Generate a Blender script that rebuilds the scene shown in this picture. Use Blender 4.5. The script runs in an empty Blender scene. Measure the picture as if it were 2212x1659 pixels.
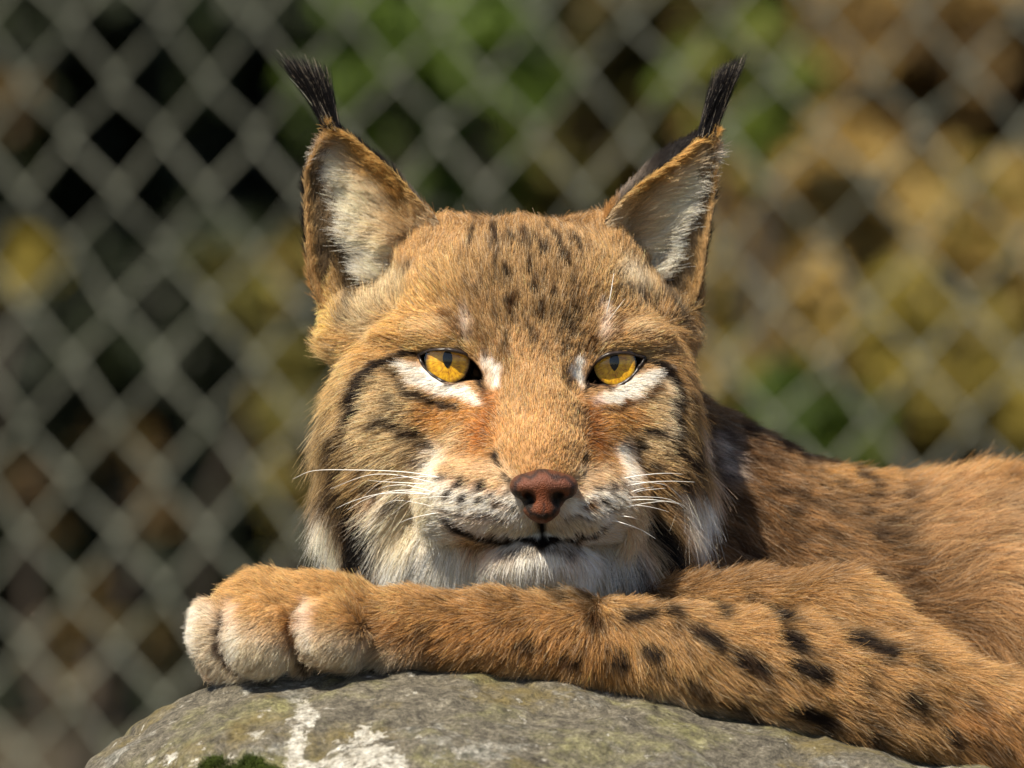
import bpy, math, random
import numpy as np

# ------------------------------------------------------------------ camera, sky, sun, exposure
D = 4.0            # camera to the eyes of the animal, metres
S = 0.0002         # metres per photo unit (photo taken as 2212 x 1659 units) at the eyes
ZC = 0.80          # height of the lens
UC, VC = 1106.0, 829.5
scene = bpy.context.scene
C = scene.collection
cam_d = bpy.data.cameras.new('camera')
cam_d.sensor_width = 36.0
cam_d.lens = 36.0 * D / (2212 * S)
cam_d.clip_start = 0.1
cam_d.clip_end = 500.0
cam_d.dof.use_dof = True
cam_d.dof.focus_distance = D - 0.036
cam_d.dof.aperture_fstop = cam_d.lens / 28.0
cam = bpy.data.objects.new('camera', cam_d)
C.objects.link(cam)
cam.location = (0, -D, ZC)
cam.rotation_euler = (math.radians(90), 0, 0)
scene.camera = cam

SUN = np.array([-0.40, -0.52, 0.88]); SUN /= np.linalg.norm(SUN)
world = bpy.data.worlds.new('World'); scene.world = world
world.use_nodes = True
wn = world.node_tree.nodes; wn.clear()
sky = wn.new('ShaderNodeTexSky'); sky.sky_type = 'NISHITA'; sky.sun_disc = False
sky.sun_elevation = math.asin(SUN[2])
sky.sun_rotation = math.atan2(SUN[0], SUN[1])
bg = wn.new('ShaderNodeBackground'); bg.inputs['Strength'].default_value = 0.068
wo = wn.new('ShaderNodeOutputWorld')
world.node_tree.links.new(sky.outputs[0], bg.inputs[0])
world.node_tree.links.new(bg.outputs[0], wo.inputs[0])
sun_d = bpy.data.lights.new('sun', 'SUN'); sun_d.energy = 5.0; sun_d.angle = math.radians(0.6)
sun_d.color = (1.0, 0.90, 0.73)
sun = bpy.data.objects.new('sun', sun_d); C.objects.link(sun)
from mathutils import Vector
sun.rotation_euler = Vector((-SUN[0], -SUN[1], -SUN[2])).to_track_quat('-Z', 'Y').to_euler()
scene.view_settings.view_transform = 'Standard'
scene.view_settings.look = 'None'
scene.view_settings.exposure = 0.80
scene.view_settings.gamma = 1.0
scene.render.engine = 'CYCLES'
scene.cycles.use_denoising = True
scene.cycles.max_bounces = 7
scene.cycles.diffuse_bounces = 3
scene.cycles.glossy_bounces = 3
scene.cycles.transmission_bounces = 6
scene.cycles.transparent_max_bounces = 12
scene.cycles.sample_clamp_indirect = 6.0

# ------------------------------------------------------------------ helpers
rng = np.random.default_rng(7)
F = np.float32

def lin(c):
    c = np.asarray(c, float) / 255.0
    return np.where(c <= 0.04045, c / 12.92, ((c + 0.055) / 1.055) ** 2.4)

_NV = rng.random((48, 48, 48, 3)).astype(F) * 2 - 1
def vnoise(p, freq):
    """smooth vector noise in -1..1 at points p (n,3)"""
    q = np.asarray(p) * freq
    i = np.floor(q).astype(int); f = (q - i).astype(F)
    f = f * f * (3 - 2 * f)
    i0 = i % 48; i1 = (i + 1) % 48
    x, y, z = f[:, 0:1], f[:, 1:2], f[:, 2:3]
    g = lambda a, b, c: _NV[a, b, c]
    c00 = g(i0[:, 0], i0[:, 1], i0[:, 2]) * (1 - x) + g(i1[:, 0], i0[:, 1], i0[:, 2]) * x
    c10 = g(i0[:, 0], i1[:, 1], i0[:, 2]) * (1 - x) + g(i1[:, 0], i1[:, 1], i0[:, 2]) * x
    c01 = g(i0[:, 0], i0[:, 1], i1[:, 2]) * (1 - x) + g(i1[:, 0], i0[:, 1], i1[:, 2]) * x
    c11 = g(i0[:, 0], i1[:, 1], i1[:, 2]) * (1 - x) + g(i1[:, 0], i1[:, 1], i1[:, 2]) * x
    return (c00 * (1 - y) + c10 * y) * (1 - z) + (c01 * (1 - y) + c11 * y) * z

def fbm(p, freq, octs=4):
    out = 0; a = 1.0
    for o in range(octs):
        out = out + a * vnoise(p, freq * 2 ** o + 0.013 * o); a *= 0.5
    return out

def P(u, v, y_mm, y0_mm=0.0):
    """photo units + depth in mm behind the eyes -> world"""
    k = S * (D + y0_mm / 1000.0) / D
    return np.array([(u - UC) * k, y_mm / 1000.0, ZC - (v - VC) * k])

def UV(p, y0_mm=0.0):
    k = S * (D + y0_mm / 1000.0) / D
    return UC + p[:, 0] / k, VC - (p[:, 2] - ZC) / k

def props(o, label=None, cat=None, group=None, kind=None):
    if label: o['label'] = label
    if cat: o['category'] = cat
    if group: o['group'] = group
    if kind: o['kind'] = kind
    return o

def empty(name, loc):
    o = bpy.data.objects.new(name, None); C.objects.link(o); o.location = loc; o.empty_display_size = 0.05
    return o

def mesh_obj(name, v, f, mat, parent=None, smooth=True, col=None):
    me = bpy.data.meshes.new(name)
    v = np.asarray(v, F)
    if parent is not None:
        v = v - np.array(wloc(parent), F)
    f = np.asarray(f, np.int32)
    me.vertices.add(len(v)); me.vertices.foreach_set('co', v.ravel())
    k = f.shape[1]
    me.loops.add(f.size); me.loops.foreach_set('vertex_index', f.ravel())
    me.polygons.add(len(f)); me.polygons.foreach_set('loop_start', np.arange(0, f.size, k, dtype=np.int32))
    me.polygons.foreach_set('use_smooth', np.full(len(f), smooth))
    if col is not None:
        for nm, c in (col.items() if isinstance(col, dict) else [('col', col)]):
            a = me.attributes.new(nm, 'FLOAT_COLOR', 'POINT')
            c4 = np.ones((len(v), 4), F); c4[:, :3] = c
            a.data.foreach_set('color', c4.ravel())
    me.update(calc_edges=True); me.validate()
    me.materials.append(mat)
    o = bpy.data.objects.new(name, me); C.objects.link(o)
    if parent is not None: o.parent = parent
    return o

def wloc(o):
    p = np.zeros(3)
    while o is not None:
        p = p + np.array(o.location); o = o.parent
    return p

class MB:
    """collects several quad/tri pieces (all faces as quads)"""
    def __init__(s): s.v = []; s.f = []; s.n = 0
    def add(s, v, f):
        s.v.append(np.asarray(v, float)); s.f.append(np.asarray(f, int) + s.n); s.n += len(v)
    def get(s): return np.concatenate(s.v), np.concatenate(s.f)

def tube(pts, rad, sides=6):
    pts = np.asarray(pts, float); n = len(pts); rad = np.broadcast_to(rad, n)
    t = np.gradient(pts, axis=0); t /= np.linalg.norm(t, axis=1)[:, None] + 1e-12
    up = np.array([0, 1.0, 0.02]) if abs(t[:, 1]).mean() < .8 else np.array([1.0, 0, 0.02])
    a = np.cross(t, up); a /= np.linalg.norm(a, axis=1)[:, None] + 1e-12
    b = np.cross(t, a)
    th = np.arange(sides) / sides * 2 * np.pi
    v = pts[:, None] + rad[:, None, None] * (np.cos(th)[None, :, None] * a[:, None] + np.sin(th)[None, :, None] * b[:, None])
    v = v.reshape(-1, 3)
    i = np.arange(n - 1)[:, None] * sides; j = np.arange(sides)[None]; jn = (j + 1) % sides
    f = np.stack([i + j, i + jn, i + sides + jn, i + sides + j], -1).reshape(-1, 4)
    c0 = len(v); v = np.concatenate([v, pts[:1], pts[-1:]])
    jj = np.arange(sides); jn = (jj + 1) % sides; e = (n - 1) * sides
    f = np.concatenate([f, np.stack([np.full(sides, c0), jn, jj, np.full(sides, c0)], -1)[:, :4]])
    f2 = np.stack([np.full(sides, c0 + 1), e + jj, e + jn, np.full(sides, c0 + 1)], -1)
    f = np.concatenate([f, f2])
    return v, f

def tri_fix(f):
    """quads whose first and last index agree are triangles; split everything to triangles"""
    f = np.asarray(f)
    deg = f[:, 0] == f[:, 3]
    q = f[~deg]
    return np.concatenate([q[:, [0, 1, 2]], q[:, [0, 2, 3]], f[deg][:, :3]])

def spline(pts, n):
    """Catmull-Rom through pts"""
    pts = np.asarray(pts, float)
    p = np.concatenate([[2 * pts[0] - pts[1]], pts, [2 * pts[-1] - pts[-2]]])
    t = np.linspace(0, len(pts) - 1 - 1e-9, n); i = t.astype(int); f = (t - i)[:, None]
    p0, p1, p2, p3 = p[i], p[i + 1], p[i + 2], p[i + 3]
    return 0.5 * (2 * p1 + (p2 - p0) * f + (2 * p0 - 5 * p1 + 4 * p2 - p3) * f ** 2 + (3 * p1 - p0 - 3 * p2 + p3) * f ** 3)

# ---- materials
def new_mat(name):
    m = bpy.data.materials.new(name); m.use_nodes = True
    nt = m.node_tree; nt.nodes.clear()
    out = nt.nodes.new('ShaderNodeOutputMaterial')
    return m, nt, out

def N(nt, typ, **kw):
    n = nt.nodes.new(typ)
    for k, val in kw.items():
        if k in n.inputs.keys(): n.inputs[k].default_value = val
        else: setattr(n, k, val)
    return n

def principled(name, col, rough=0.6, noise=0.0, nscale=50.0, bump=0.0, attr=None, spec=0.5, coat=0.0, metal=0.0):
    m, nt, out = new_mat(name)
    b = nt.nodes.new('ShaderNodeBsdfPrincipled')
    b.inputs['Roughness'].default_value = rough
    b.inputs['Specular IOR Level'].default_value = spec
    b.inputs['Coat Weight'].default_value = coat; b.inputs['Coat Roughness'].default_value = 0.05
    b.inputs['Metallic'].default_value = metal
    L = nt.links.new
    tc = nt.nodes.new('ShaderNodeTexCoord')
    no = N(nt, 'ShaderNodeTexNoise', Scale=nscale, Detail=6.0)
    L(tc.outputs['Object'], no.inputs['Vector'])
    if attr:
        at = N(nt, 'ShaderNodeAttribute', attribute_name=attr); src = at.outputs['Color']
    else:
        rgb = nt.nodes.new('ShaderNodeRGB'); rgb.outputs[0].default_value = (*col, 1); src = rgb.outputs[0]
    if noise > 0:
        mp = N(nt, 'ShaderNodeMapRange'); mp.inputs[1].default_value = 0.25; mp.inputs[2].default_value = 0.75
        mp.inputs[3].default_value = 1 - noise; mp.inputs[4].default_value = 1 + noise
        L(no.outputs[0], mp.inputs[0])
        mx = N(nt, 'ShaderNodeMix', data_type='RGBA', blend_type='MULTIPLY'); mx.inputs[0].default_value = 1
        L(src, mx.inputs[6]); L(mp.outputs[0], mx.inputs[7]); src = mx.outputs[2]
    L(src, b.inputs['Base Color'])
    if bump > 0:
        bp = N(nt, 'ShaderNodeBump', Strength=1.0, Distance=bump); L(no.outputs[0], bp.inputs['Height'])
        L(bp.outputs[0], b.inputs['Normal'])
    L(b.outputs[0], out.inputs[0])
    return m

def leaf_mat(name, c1, c2, c3, trans=0.35):
    """leaves: colour varies leaf by leaf, some light passes through"""
    m, nt, out = new_mat(name); L = nt.links.new
    at = N(nt, 'ShaderNodeAttribute', attribute_name='col')
    d = nt.nodes.new('ShaderNodeBsdfPrincipled'); d.inputs['Roughness'].default_value = 0.55
    d.inputs['Specular IOR Level'].default_value = 0.3
    t = nt.nodes.new('ShaderNodeBsdfTranslucent'); mx = nt.nodes.new('ShaderNodeMixShader'); mx.inputs[0].default_value = trans
    L(at.outputs['Color'], d.inputs['Base Color']); L(at.outputs['Color'], t.inputs['Color'])
    L(d.outputs[0], mx.inputs[1]); L(t.outputs[0], mx.inputs[2]); L(mx.outputs[0], out.inputs[0])
    m['tints'] = [*c1, *c2, *c3]
    return m

def hair_mat(name, rough=0.5, spec=0.28, attr='col'):
    m, nt, out = new_mat(name); L = nt.links.new
    at = N(nt, 'ShaderNodeAttribute', attribute_name=attr)
    h = nt.nodes.new('ShaderNodeBsdfPrincipled')
    h.inputs['Roughness'].default_value = rough
    h.inputs['Specular IOR Level'].default_value = spec
    t = nt.nodes.new('ShaderNodeBsdfTranslucent'); mx = nt.nodes.new('ShaderNodeMixShader'); mx.inputs[0].default_value = 0.40
    L(at.outputs['Color'], h.inputs['Base Color']); L(at.outputs['Color'], t.inputs['Color'])
    L(h.outputs[0], mx.inputs[1]); L(t.outputs[0], mx.inputs[2]); L(mx.outputs[0], out.inputs[0])
    return m

# ---- signed distance fields and surface nets
class Field:
    def __init__(s, lo, hi, vox):
        s.lo = np.asarray(lo, float); s.vox = vox
        s.n = np.ceil((np.asarray(hi) - s.lo) / vox).astype(int) + 1
        s.d = np.full(s.n, 0.05, F)
    def box(s, lo, hi):
        a = np.clip(np.floor((lo - s.lo) / s.vox).astype(int), 0, s.n)
        b = np.clip(np.ceil((hi - s.lo) / s.vox).astype(int) + 1, 0, s.n)
        return a, b
    def grid(s, a, b):
        ax = [(s.lo[i] + np.arange(a[i], b[i]) * s.vox).astype(F) for i in range(3)]
        return ax[0][:, None, None], ax[1][None, :, None], ax[2][None, None, :]
    def put(s, lo, hi, fn, k, op='u'):
        m = 3 * k + 0.012
        a, b = s.box(lo - m, hi + m)
        if (b <= a).any(): return
        X, Y, Z = s.grid(a, b)
        e = fn(X, Y, Z)
        sl = tuple(slice(a[i], b[i]) for i in range(3)); d = s.d[sl]
        if op == 'u':
            h = np.clip(0.5 + 0.5 * (d - e) / k, 0, 1); s.d[sl] = d * (1 - h) + e * h - k * h * (1 - h)
        else:
            h = np.clip(0.5 - 0.5 * (d + e) / k, 0, 1); s.d[sl] = d * (1 - h) - e * h + k * h * (1 - h)
    def ell(s, c, r, k=0.008, op='u', rot=0.0):
        """ellipsoid, rot = degrees in the x-z plane (clockwise in the picture)"""
        c = np.asarray(c, float); r = np.asarray(r, float) / 1000.0
        ca, sa = math.cos(math.radians(rot)), math.sin(math.radians(rot))
        def fn(X, Y, Z):
            x, y, z = X - c[0], Y - c[1], Z - c[2]
            x, z = x * ca - z * sa, x * sa + z * ca
            k0 = np.sqrt((x / r[0]) ** 2 + (y / r[1]) ** 2 + (z / r[2]) ** 2)
            k1 = np.sqrt((x / r[0] ** 2) ** 2 + (y / r[1] ** 2) ** 2 + (z / r[2] ** 2) ** 2) + 1e-9
            return k0 * (k0 - 1) / k1
        m = r.max() if rot else r
        s.put(c - m, c + m, fn, k, op)
    def cone(s, a, b, ra, rb, k=0.008, op='u'):
        a = np.asarray(a, float); b = np.asarray(b, float); ra /= 1000.0; rb /= 1000.0
        ab = b - a; L2 = (ab ** 2).sum()
        def fn(X, Y, Z):
            x, y, z = X - a[0], Y - a[1], Z - a[2]
            t = np.clip((x * ab[0] + y * ab[1] + z * ab[2]) / L2, 0, 1)
            return np.sqrt((x - t * ab[0]) ** 2 + (y - t * ab[1]) ** 2 + (z - t * ab[2]) ** 2) - (ra + (rb - ra) * t)
        m = max(ra, rb)
        s.put(np.minimum(a, b) - m, np.maximum(a, b) + m, fn, k, op)
    def chain(s, pts, rs, k=0.008):
        for i in range(len(pts) - 1): s.cone(pts[i], pts[i + 1], rs[i], rs[i + 1], k)
    def sample(s, p):
        q = (p - s.lo) / s.vox
        ok = ((q >= 0) & (q < s.n - 1)).all(1)
        q = np.clip(q, 0, s.n - 1.001); i = q.astype(int); f = q - i
        o = 0
        for dx in (0, 1):
            for dy in (0, 1):
                for dz in (0, 1):
                    w = (f[:, 0] if dx else 1 - f[:, 0]) * (f[:, 1] if dy else 1 - f[:, 1]) * (f[:, 2] if dz else 1 - f[:, 2])
                    o = o + w * s.d[i[:, 0] + dx, i[:, 1] + dy, i[:, 2] + dz]
        return np.where(ok, o, 0.05)
    def nets(s):
        """surface nets: vertices (n,3), quads, normals"""
        d = s.d; ins = d < 0
        cnt = np.zeros(tuple(s.n - 1), np.int8)
        for dx in (0, 1):
            for dy in (0, 1):
                for dz in (0, 1):
                    cnt += ins[dx:s.n[0] - 1 + dx, dy:s.n[1] - 1 + dy, dz:s.n[2] - 1 + dz]
        act = np.argwhere((cnt > 0) & (cnt < 8))
        idx = np.full(cnt.shape, -1, np.int64); idx[act[:, 0], act[:, 1], act[:, 2]] = np.arange(len(act))
        acc = np.zeros((len(act), 3)); num = np.zeros(len(act))
        co = [(a, b, c) for a in (0, 1) for b in (0, 1) for c in (0, 1)]
        for A in co:
            for ax in range(3):
                if A[ax]: continue
                B = list(A); B[ax] = 1
                da = d[act[:, 0] + A[0], act[:, 1] + A[1], act[:, 2] + A[2]]
                db = d[act[:, 0] + B[0], act[:, 1] + B[1], act[:, 2] + B[2]]
                m = (da < 0) != (db < 0)
                t = np.where(m, da / np.where(m, da - db, 1), 0)
                pt = np.tile(np.array(A, float), (len(act), 1)); pt[:, ax] += t
                acc += pt * m[:, None]; num += m
        v = (act + acc / num[:, None]) * s.vox + s.lo
        quads = []
        for ax in range(3):
            o1, o2 = [(1, 2), (2, 0), (0, 1)][ax]
            sl0 = [slice(None)] * 3; sl1 = [slice(None)] * 3
            sl0[ax] = slice(0, -1); sl1[ax] = slice(1, None)
            ch = ins[tuple(sl0)] != ins[tuple(sl1)]
            e = np.argwhere(ch)
            e = e[(e[:, o1] > 0) & (e[:, o2] > 0) & (e[:, o1] < s.n[o1] - 1) & (e[:, o2] < s.n[o2] - 1)]
            first_in = ins[e[:, 0], e[:, 1], e[:, 2]]
            def g(a, b):
                q = e.copy(); q[:, o1] -= a; q[:, o2] -= b
                return idx[q[:, 0], q[:, 1], q[:, 2]]
            q = np.stack([g(1, 1), g(0, 1), g(0, 0), g(1, 0)], 1)
            q[~first_in] = q[~first_in][:, ::-1]
            quads.append(q)
        q = np.concatenate(quads)
        e = s.vox * 0.75
        n = np.stack([s.sample(v + np.eye(3)[i] * e) - s.sample(v - np.eye(3)[i] * e) for i in range(3)], 1)
        n /= np.linalg.norm(n, axis=1)[:, None] + 1e-9
        return v, q, n

# ---- coat pattern: soft strokes laid on a sheet in the animal's own side-to-side / up-down plane
class Coat:
    R = 2
    def __init__(s, u0, v0, u1, v1, y0, base, seed):
        s.u0, s.v0, s.y0 = u0, v0, y0
        s.w, s.h = int((u1 - u0) / s.R), int((v1 - v0) / s.R)
        U, V = np.meshgrid(u0 + np.arange(s.w) * s.R, v0 + np.arange(s.h) * s.R)
        q = np.stack([U.ravel(), V.ravel(), np.full(U.size, seed * 13.7)], 1)
        w = vnoise(q, 1 / 26.0) * 9 + vnoise(q, 1 / 9.0) * 5
        s.U = (U + w[:, 0].reshape(U.shape)).astype(F); s.V = (V + w[:, 1].reshape(U.shape)).astype(F)
        s.c = np.empty((s.h, s.w, 3), F); s.c[:] = lin(base)
    def st(s, col, pts, r, soft=None, a=1.0):
        """stroke; pts [(u,v) or (u,v,r)]"""
        pts = [tuple(p) if len(p) == 3 else (*p, r) for p in pts]
        if len(pts) == 1: pts = pts * 2
        soft = soft if soft is not None else 0.6 * r
        m = max(p[2] for p in pts) + soft + 16
        us = [p[0] for p in pts]; vs = [p[1] for p in pts]
        i0 = max(int((min(us) - m - s.u0) / s.R), 0); i1 = min(int((max(us) + m - s.u0) / s.R) + 1, s.w)
        j0 = max(int((min(vs) - m - s.v0) / s.R), 0); j1 = min(int((max(vs) + m - s.v0) / s.R) + 1, s.h)
        if i1 <= i0 or j1 <= j0: return
        U = s.U[j0:j1, i0:i1]; V = s.V[j0:j1, i0:i1]; mk = np.zeros(U.shape, F)
        for (a0, b0, r0), (a1, b1, r1) in zip(pts[:-1], pts[1:]):
            dx, dy = a1 - a0, b1 - b0; L2 = dx * dx + dy * dy
            t = np.clip(((U - a0) * dx + (V - b0) * dy) / L2, 0, 1) if L2 > 0 else np.zeros(U.shape, F)
            dist = np.hypot(U - a0 - t * dx, V - b0 - t * dy) - (r0 + (r1 - r0) * t)
            mk = np.maximum(mk, np.clip(0.5 - 0.5 * dist / soft, 0, 1))
        mk = mk * mk * (3 - 2 * mk) * a
        s.c[j0:j1, i0:i1] += (lin(col).astype(F) - s.c[j0:j1, i0:i1]) * mk[..., None]
    def dots(s, col, lst, soft=0.6, a=0.9):
        for u, v, r in lst: s.st(col, [(u, v)], r, soft * r, a)
    def at(s, p):
        u, v = UV(p, s.y0)
        i = np.clip((u - s.u0) / s.R, 0, s.w - 1.01); j = np.clip((v - s.v0) / s.R, 0, s.h - 1.01)
        a = i.astype(int); b = j.astype(int); f = (i - a)[:, None]; g = (j - b)[:, None]
        return ((s.c[b, a] * (1 - f) + s.c[b, a + 1] * f) * (1 - g) + (s.c[b + 1, a] * (1 - f) + s.c[b + 1, a + 1] * f) * g)

def guide_at(guides, p, y0, sig):
    """blend of combing guides (u, v, du, dv, length mm, lift degrees[, gy])"""
    u, v = UV(p, y0)
    acc = np.zeros((len(p), 5)); W = np.zeros(len(p))
    for g in guides:
        gu, gv, du, dv, ln, lf = g[:6]; gy = g[6] if len(g) > 6 else 0.0
        nn = math.hypot(du, dv)
        d2 = (u - gu) ** 2 + (v - gv) ** 2
        w = 1.0 / (d2 + sig * sig * 0.15) ** 1.6
        acc += w[:, None] * np.array([du / nn, gy, -dv / nn, ln, lf]); W += w
    acc /= W[:, None]
    return acc[:, :3], acc[:, 3], acc[:, 4]

def scatter(v, q, n, count, keep=None):
    """random points on a quad mesh with normals; keep(face centres, face normals) -> weight"""
    t = np.concatenate([q[:, [0, 1, 2]], q[:, [0, 2, 3]]])
    a, b, c = v[t[:, 0]], v[t[:, 1]], v[t[:, 2]]
    ar = 0.5 * np.linalg.norm(np.cross(b - a, c - a), axis=1)
    w = ar if keep is None else ar * keep((a + b + c) / 3, n[t[:, 0]])
    cs = np.cumsum(w); i = np.searchsorted(cs, rng.random(count) * cs[-1]); i = np.clip(i, 0, len(t) - 1)
    r1 = np.sqrt(rng.random(count))[:, None]; r2 = rng.random(count)[:, None]
    p = (1 - r1) * a[i] + r1 * (1 - r2) * b[i] + r1 * r2 * c[i]
    m = (1 - r1) * n[t[i, 0]] + r1 * (1 - r2) * n[t[i, 1]] + r1 * r2 * n[t[i, 2]]
    return p, m / (np.linalg.norm(m, axis=1)[:, None] + 1e-9)

def grow(p, n, g, ln, lift, clump=1.0, mess=0.12, droop=0.0, seg=5, cl_size=3.0, var=0.25):
    """hair strands from roots p, combed along g; returns (m, seg, 3)"""
    m = len(p)
    t = g - n * (g * n).sum(1)[:, None]
    t /= np.linalg.norm(t, axis=1)[:, None] + 1e-6
    w = vnoise(p, 1000.0 / cl_size) * 0.32 * clump + vnoise(p, 1000.0 / (cl_size * 3.3)) * 0.30 * clump
    t = t + w + rng.normal(0, mess, (m, 3))
    t /= np.linalg.norm(t, axis=1)[:, None] + 1e-6
    la = np.radians(lift + rng.normal(0, 6, m))
    d0 = np.cos(la)[:, None] * t + np.sin(la)[:, None] * n
    L = (ln / 1000.0 * np.clip(rng.normal(1, var, m), 0.35, 1.7))[:, None]
    s = np.linspace(0, 1, seg)[None, :, None]
    bend = (-n * np.sin(la)[:, None] * 0.38 + t * 0.15 + np.array([0, 0, -1.0]) * np.broadcast_to(droop, m)[:, None] + rng.normal(0, mess * 0.8, (m, 3)))
    pts = p[:, None] - n[:, None] * 0.0001 + L[:, None] * (d0[:, None] * s + bend[:, None] * s * s)
    return pts

def curves_obj(name, pts, col, r0, r1, mat, parent, kind='stuff', shape=1.0):
    """pts (m,seg,3); col (m,seg,3); radius tapers r0->r1 (mm)"""
    m, k = pts.shape[:2]
    h = bpy.data.hair_curves.new(name)
    h.add_curves([k] * m)
    off = wloc(parent) if parent is not None else np.zeros(3)
    h.attributes['position'].data.foreach_set('vector', (pts - off).astype(F).ravel())
    s = np.linspace(0, 1, k) ** shape
    rad = (r0 + (r1 - r0) * s) / 1000.0
    if 'radius' not in h.attributes: h.attributes.new('radius', 'FLOAT', 'POINT')
    h.attributes['radius'].data.foreach_set('value', np.tile(rad, m).astype(F))
    a = h.attributes.new('col', 'FLOAT_COLOR', 'POINT')
    c4 = np.ones((m * k, 4), F); c4[:, :3] = np.clip(col, 0.001, 0.97).reshape(-1, 3)
    a.data.foreach_set('color', c4.ravel())
    h.materials.append(mat)
    o = bpy.data.objects.new(name, h); C.objects.link(o)
    if parent is not None: o.parent = parent
    if kind: o['kind'] = kind
    return o

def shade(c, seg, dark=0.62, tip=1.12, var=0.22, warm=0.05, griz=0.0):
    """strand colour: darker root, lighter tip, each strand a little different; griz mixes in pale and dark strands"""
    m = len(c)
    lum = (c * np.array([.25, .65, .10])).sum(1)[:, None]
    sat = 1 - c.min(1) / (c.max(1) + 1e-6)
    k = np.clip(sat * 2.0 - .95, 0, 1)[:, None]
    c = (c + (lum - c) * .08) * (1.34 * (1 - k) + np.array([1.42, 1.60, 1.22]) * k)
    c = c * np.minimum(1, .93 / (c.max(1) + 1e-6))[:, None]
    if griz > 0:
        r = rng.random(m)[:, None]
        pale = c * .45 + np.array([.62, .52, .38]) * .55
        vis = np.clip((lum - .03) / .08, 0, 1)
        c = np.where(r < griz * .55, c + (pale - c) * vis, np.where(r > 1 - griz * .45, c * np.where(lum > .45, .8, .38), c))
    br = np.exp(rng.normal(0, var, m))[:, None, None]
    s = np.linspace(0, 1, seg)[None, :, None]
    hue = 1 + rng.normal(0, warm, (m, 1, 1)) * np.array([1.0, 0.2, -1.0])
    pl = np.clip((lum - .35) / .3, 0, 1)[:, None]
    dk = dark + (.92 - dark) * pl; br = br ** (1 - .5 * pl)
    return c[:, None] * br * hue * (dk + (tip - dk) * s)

# ================================================================== SETTING
# ---- ground
def build_ground():
    m, nt, out = new_mat('leaf_litter'); L = nt.links.new
    b = nt.nodes.new('ShaderNodeBsdfPrincipled'); b.inputs['Roughness'].default_value = 0.9
    tc = nt.nodes.new('ShaderNodeTexCoord')
    n1 = N(nt, 'ShaderNodeTexNoise', Scale=3.0, Detail=8.0, Roughness=0.7)
    n2 = N(nt, 'ShaderNodeTexVoronoi', Scale=22.0)
    L(tc.outputs['Object'], n1.inputs['Vector']); L(tc.outputs['Object'], n2.inputs['Vector'])
    cr = nt.nodes.new('ShaderNodeValToRGB')
    for i, (p, c) in enumerate([(0.3, (0.016, 0.012, 0.007)), (0.48, (0.05, 0.035, 0.016)), (0.6, (0.04, 0.05, 0.014)), (0.72, (0.12, 0.085, 0.03))]):
        e = cr.color_ramp.elements[i] if i < 2 else cr.color_ramp.elements.new(p)
        e.position = p; e.color = (*c, 1)
    L(n1.outputs[0], cr.inputs[0])
    mx = N(nt, 'ShaderNodeMix', data_type='RGBA', blend_type='MULTIPLY'); mx.inputs[0].default_value = 0.5
    bw = nt.nodes.new('ShaderNodeRGBToBW'); L(n2.outputs['Color'], bw.inputs[0]); L(cr.outputs[0], mx.inputs[6]); L(bw.outputs[0], mx.inputs[7]); L(mx.outputs[2], b.inputs['Base Color'])
    bp = N(nt, 'ShaderNodeBump', Strength=0.8, Distance=0.03); L(n2.outputs['Distance'], bp.inputs['Height']); L(bp.outputs[0], b.inputs['Normal'])
    L(b.outputs[0], out.inputs[0])
    xs = np.concatenate([np.linspace(-150, -8, 20), np.linspace(-7, 7, 57), np.linspace(8, 150, 20)])
    ys = np.concatenate([np.linspace(-60, -6, 10), np.linspace(-5, 22, 80), np.linspace(24, 260, 30)])
    X, Y = np.meshgrid(xs, ys)
    q = np.stack([X.ravel(), Y.ravel(), np.zeros(X.size)], 1)
    # the bank behind the fence rises steadily into a wooded slope
    rise = np.clip(q[:, 1] - 6.5, 0, None); z = 0.16 * np.minimum(rise, 14) + 0.30 * np.clip(rise - 14, 0, 60) + 0.08 * fbm(q, 0.5, 3)[:, 0] * np.clip(np.abs(q[:, 1]) / 4, 0.15, 1)
    z = z - z[np.argmin(q[:, 0] ** 2 + q[:, 1] ** 2)]
    q[:, 2] = z
    nx = len(xs); i = np.arange(len(ys) - 1)[:, None] * nx + np.arange(nx - 1)[None]
    f = np.stack([i, i + 1, i + nx + 1, i + nx], -1).reshape(-1, 4)
    o = mesh_obj('ground', q, f, m); props(o, kind='structure')
    return q, nx, xs, ys
GQ, GNX, GXS, GYS = build_ground()
GZ = GQ[:, 2].reshape(len(GYS), GNX)
def ground_z(x, y):
    i = np.clip(np.searchsorted(GXS, x) - 1, 0, GNX - 2); j = np.clip(np.searchsorted(GYS, y) - 1, 0, len(GYS) - 2)
    f = (x - GXS[i]) / (GXS[i + 1] - GXS[i]); g = (y - GYS[j]) / (GYS[j + 1] - GYS[j])
    return (GZ[j, i] * (1 - f) + GZ[j, i + 1] * f) * (1 - g) + (GZ[j + 1, i] * (1 - f) + GZ[j + 1, i + 1] * f) * g

bark = principled('bark', (0.045, 0.034, 0.024), 0.9, 0.4, 14, 0.01)

def leaves(centres, size, cols, parent, mat, name='foliage', aspect=0.55):
    m = len(centres)
    ax = rng.normal(0, 1, (m, 3)); ax /= np.linalg.norm(ax, axis=1)[:, None]
    up = rng.normal(0, 1, (m, 3)) + np.array([0, -0.5, 0.6]); b = np.cross(ax, up); b /= np.linalg.norm(b, axis=1)[:, None] + 1e-9
    c = np.cross(ax, b)
    sz = (size * rng.uniform(0.6, 1.3, m))[:, None]
    v = np.stack([centres - ax * sz * .5, centres + b * sz * aspect * .5 - c * sz * .06, centres + ax * sz * .5, centres - b * sz * aspect * .5 - c * sz * .06], 1).reshape(-1, 3)
    f = np.arange(4 * m).reshape(-1, 4)
    return mesh_obj(name, v, f, mat, parent, smooth=False, col=np.repeat(cols, 4, 0))

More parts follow.
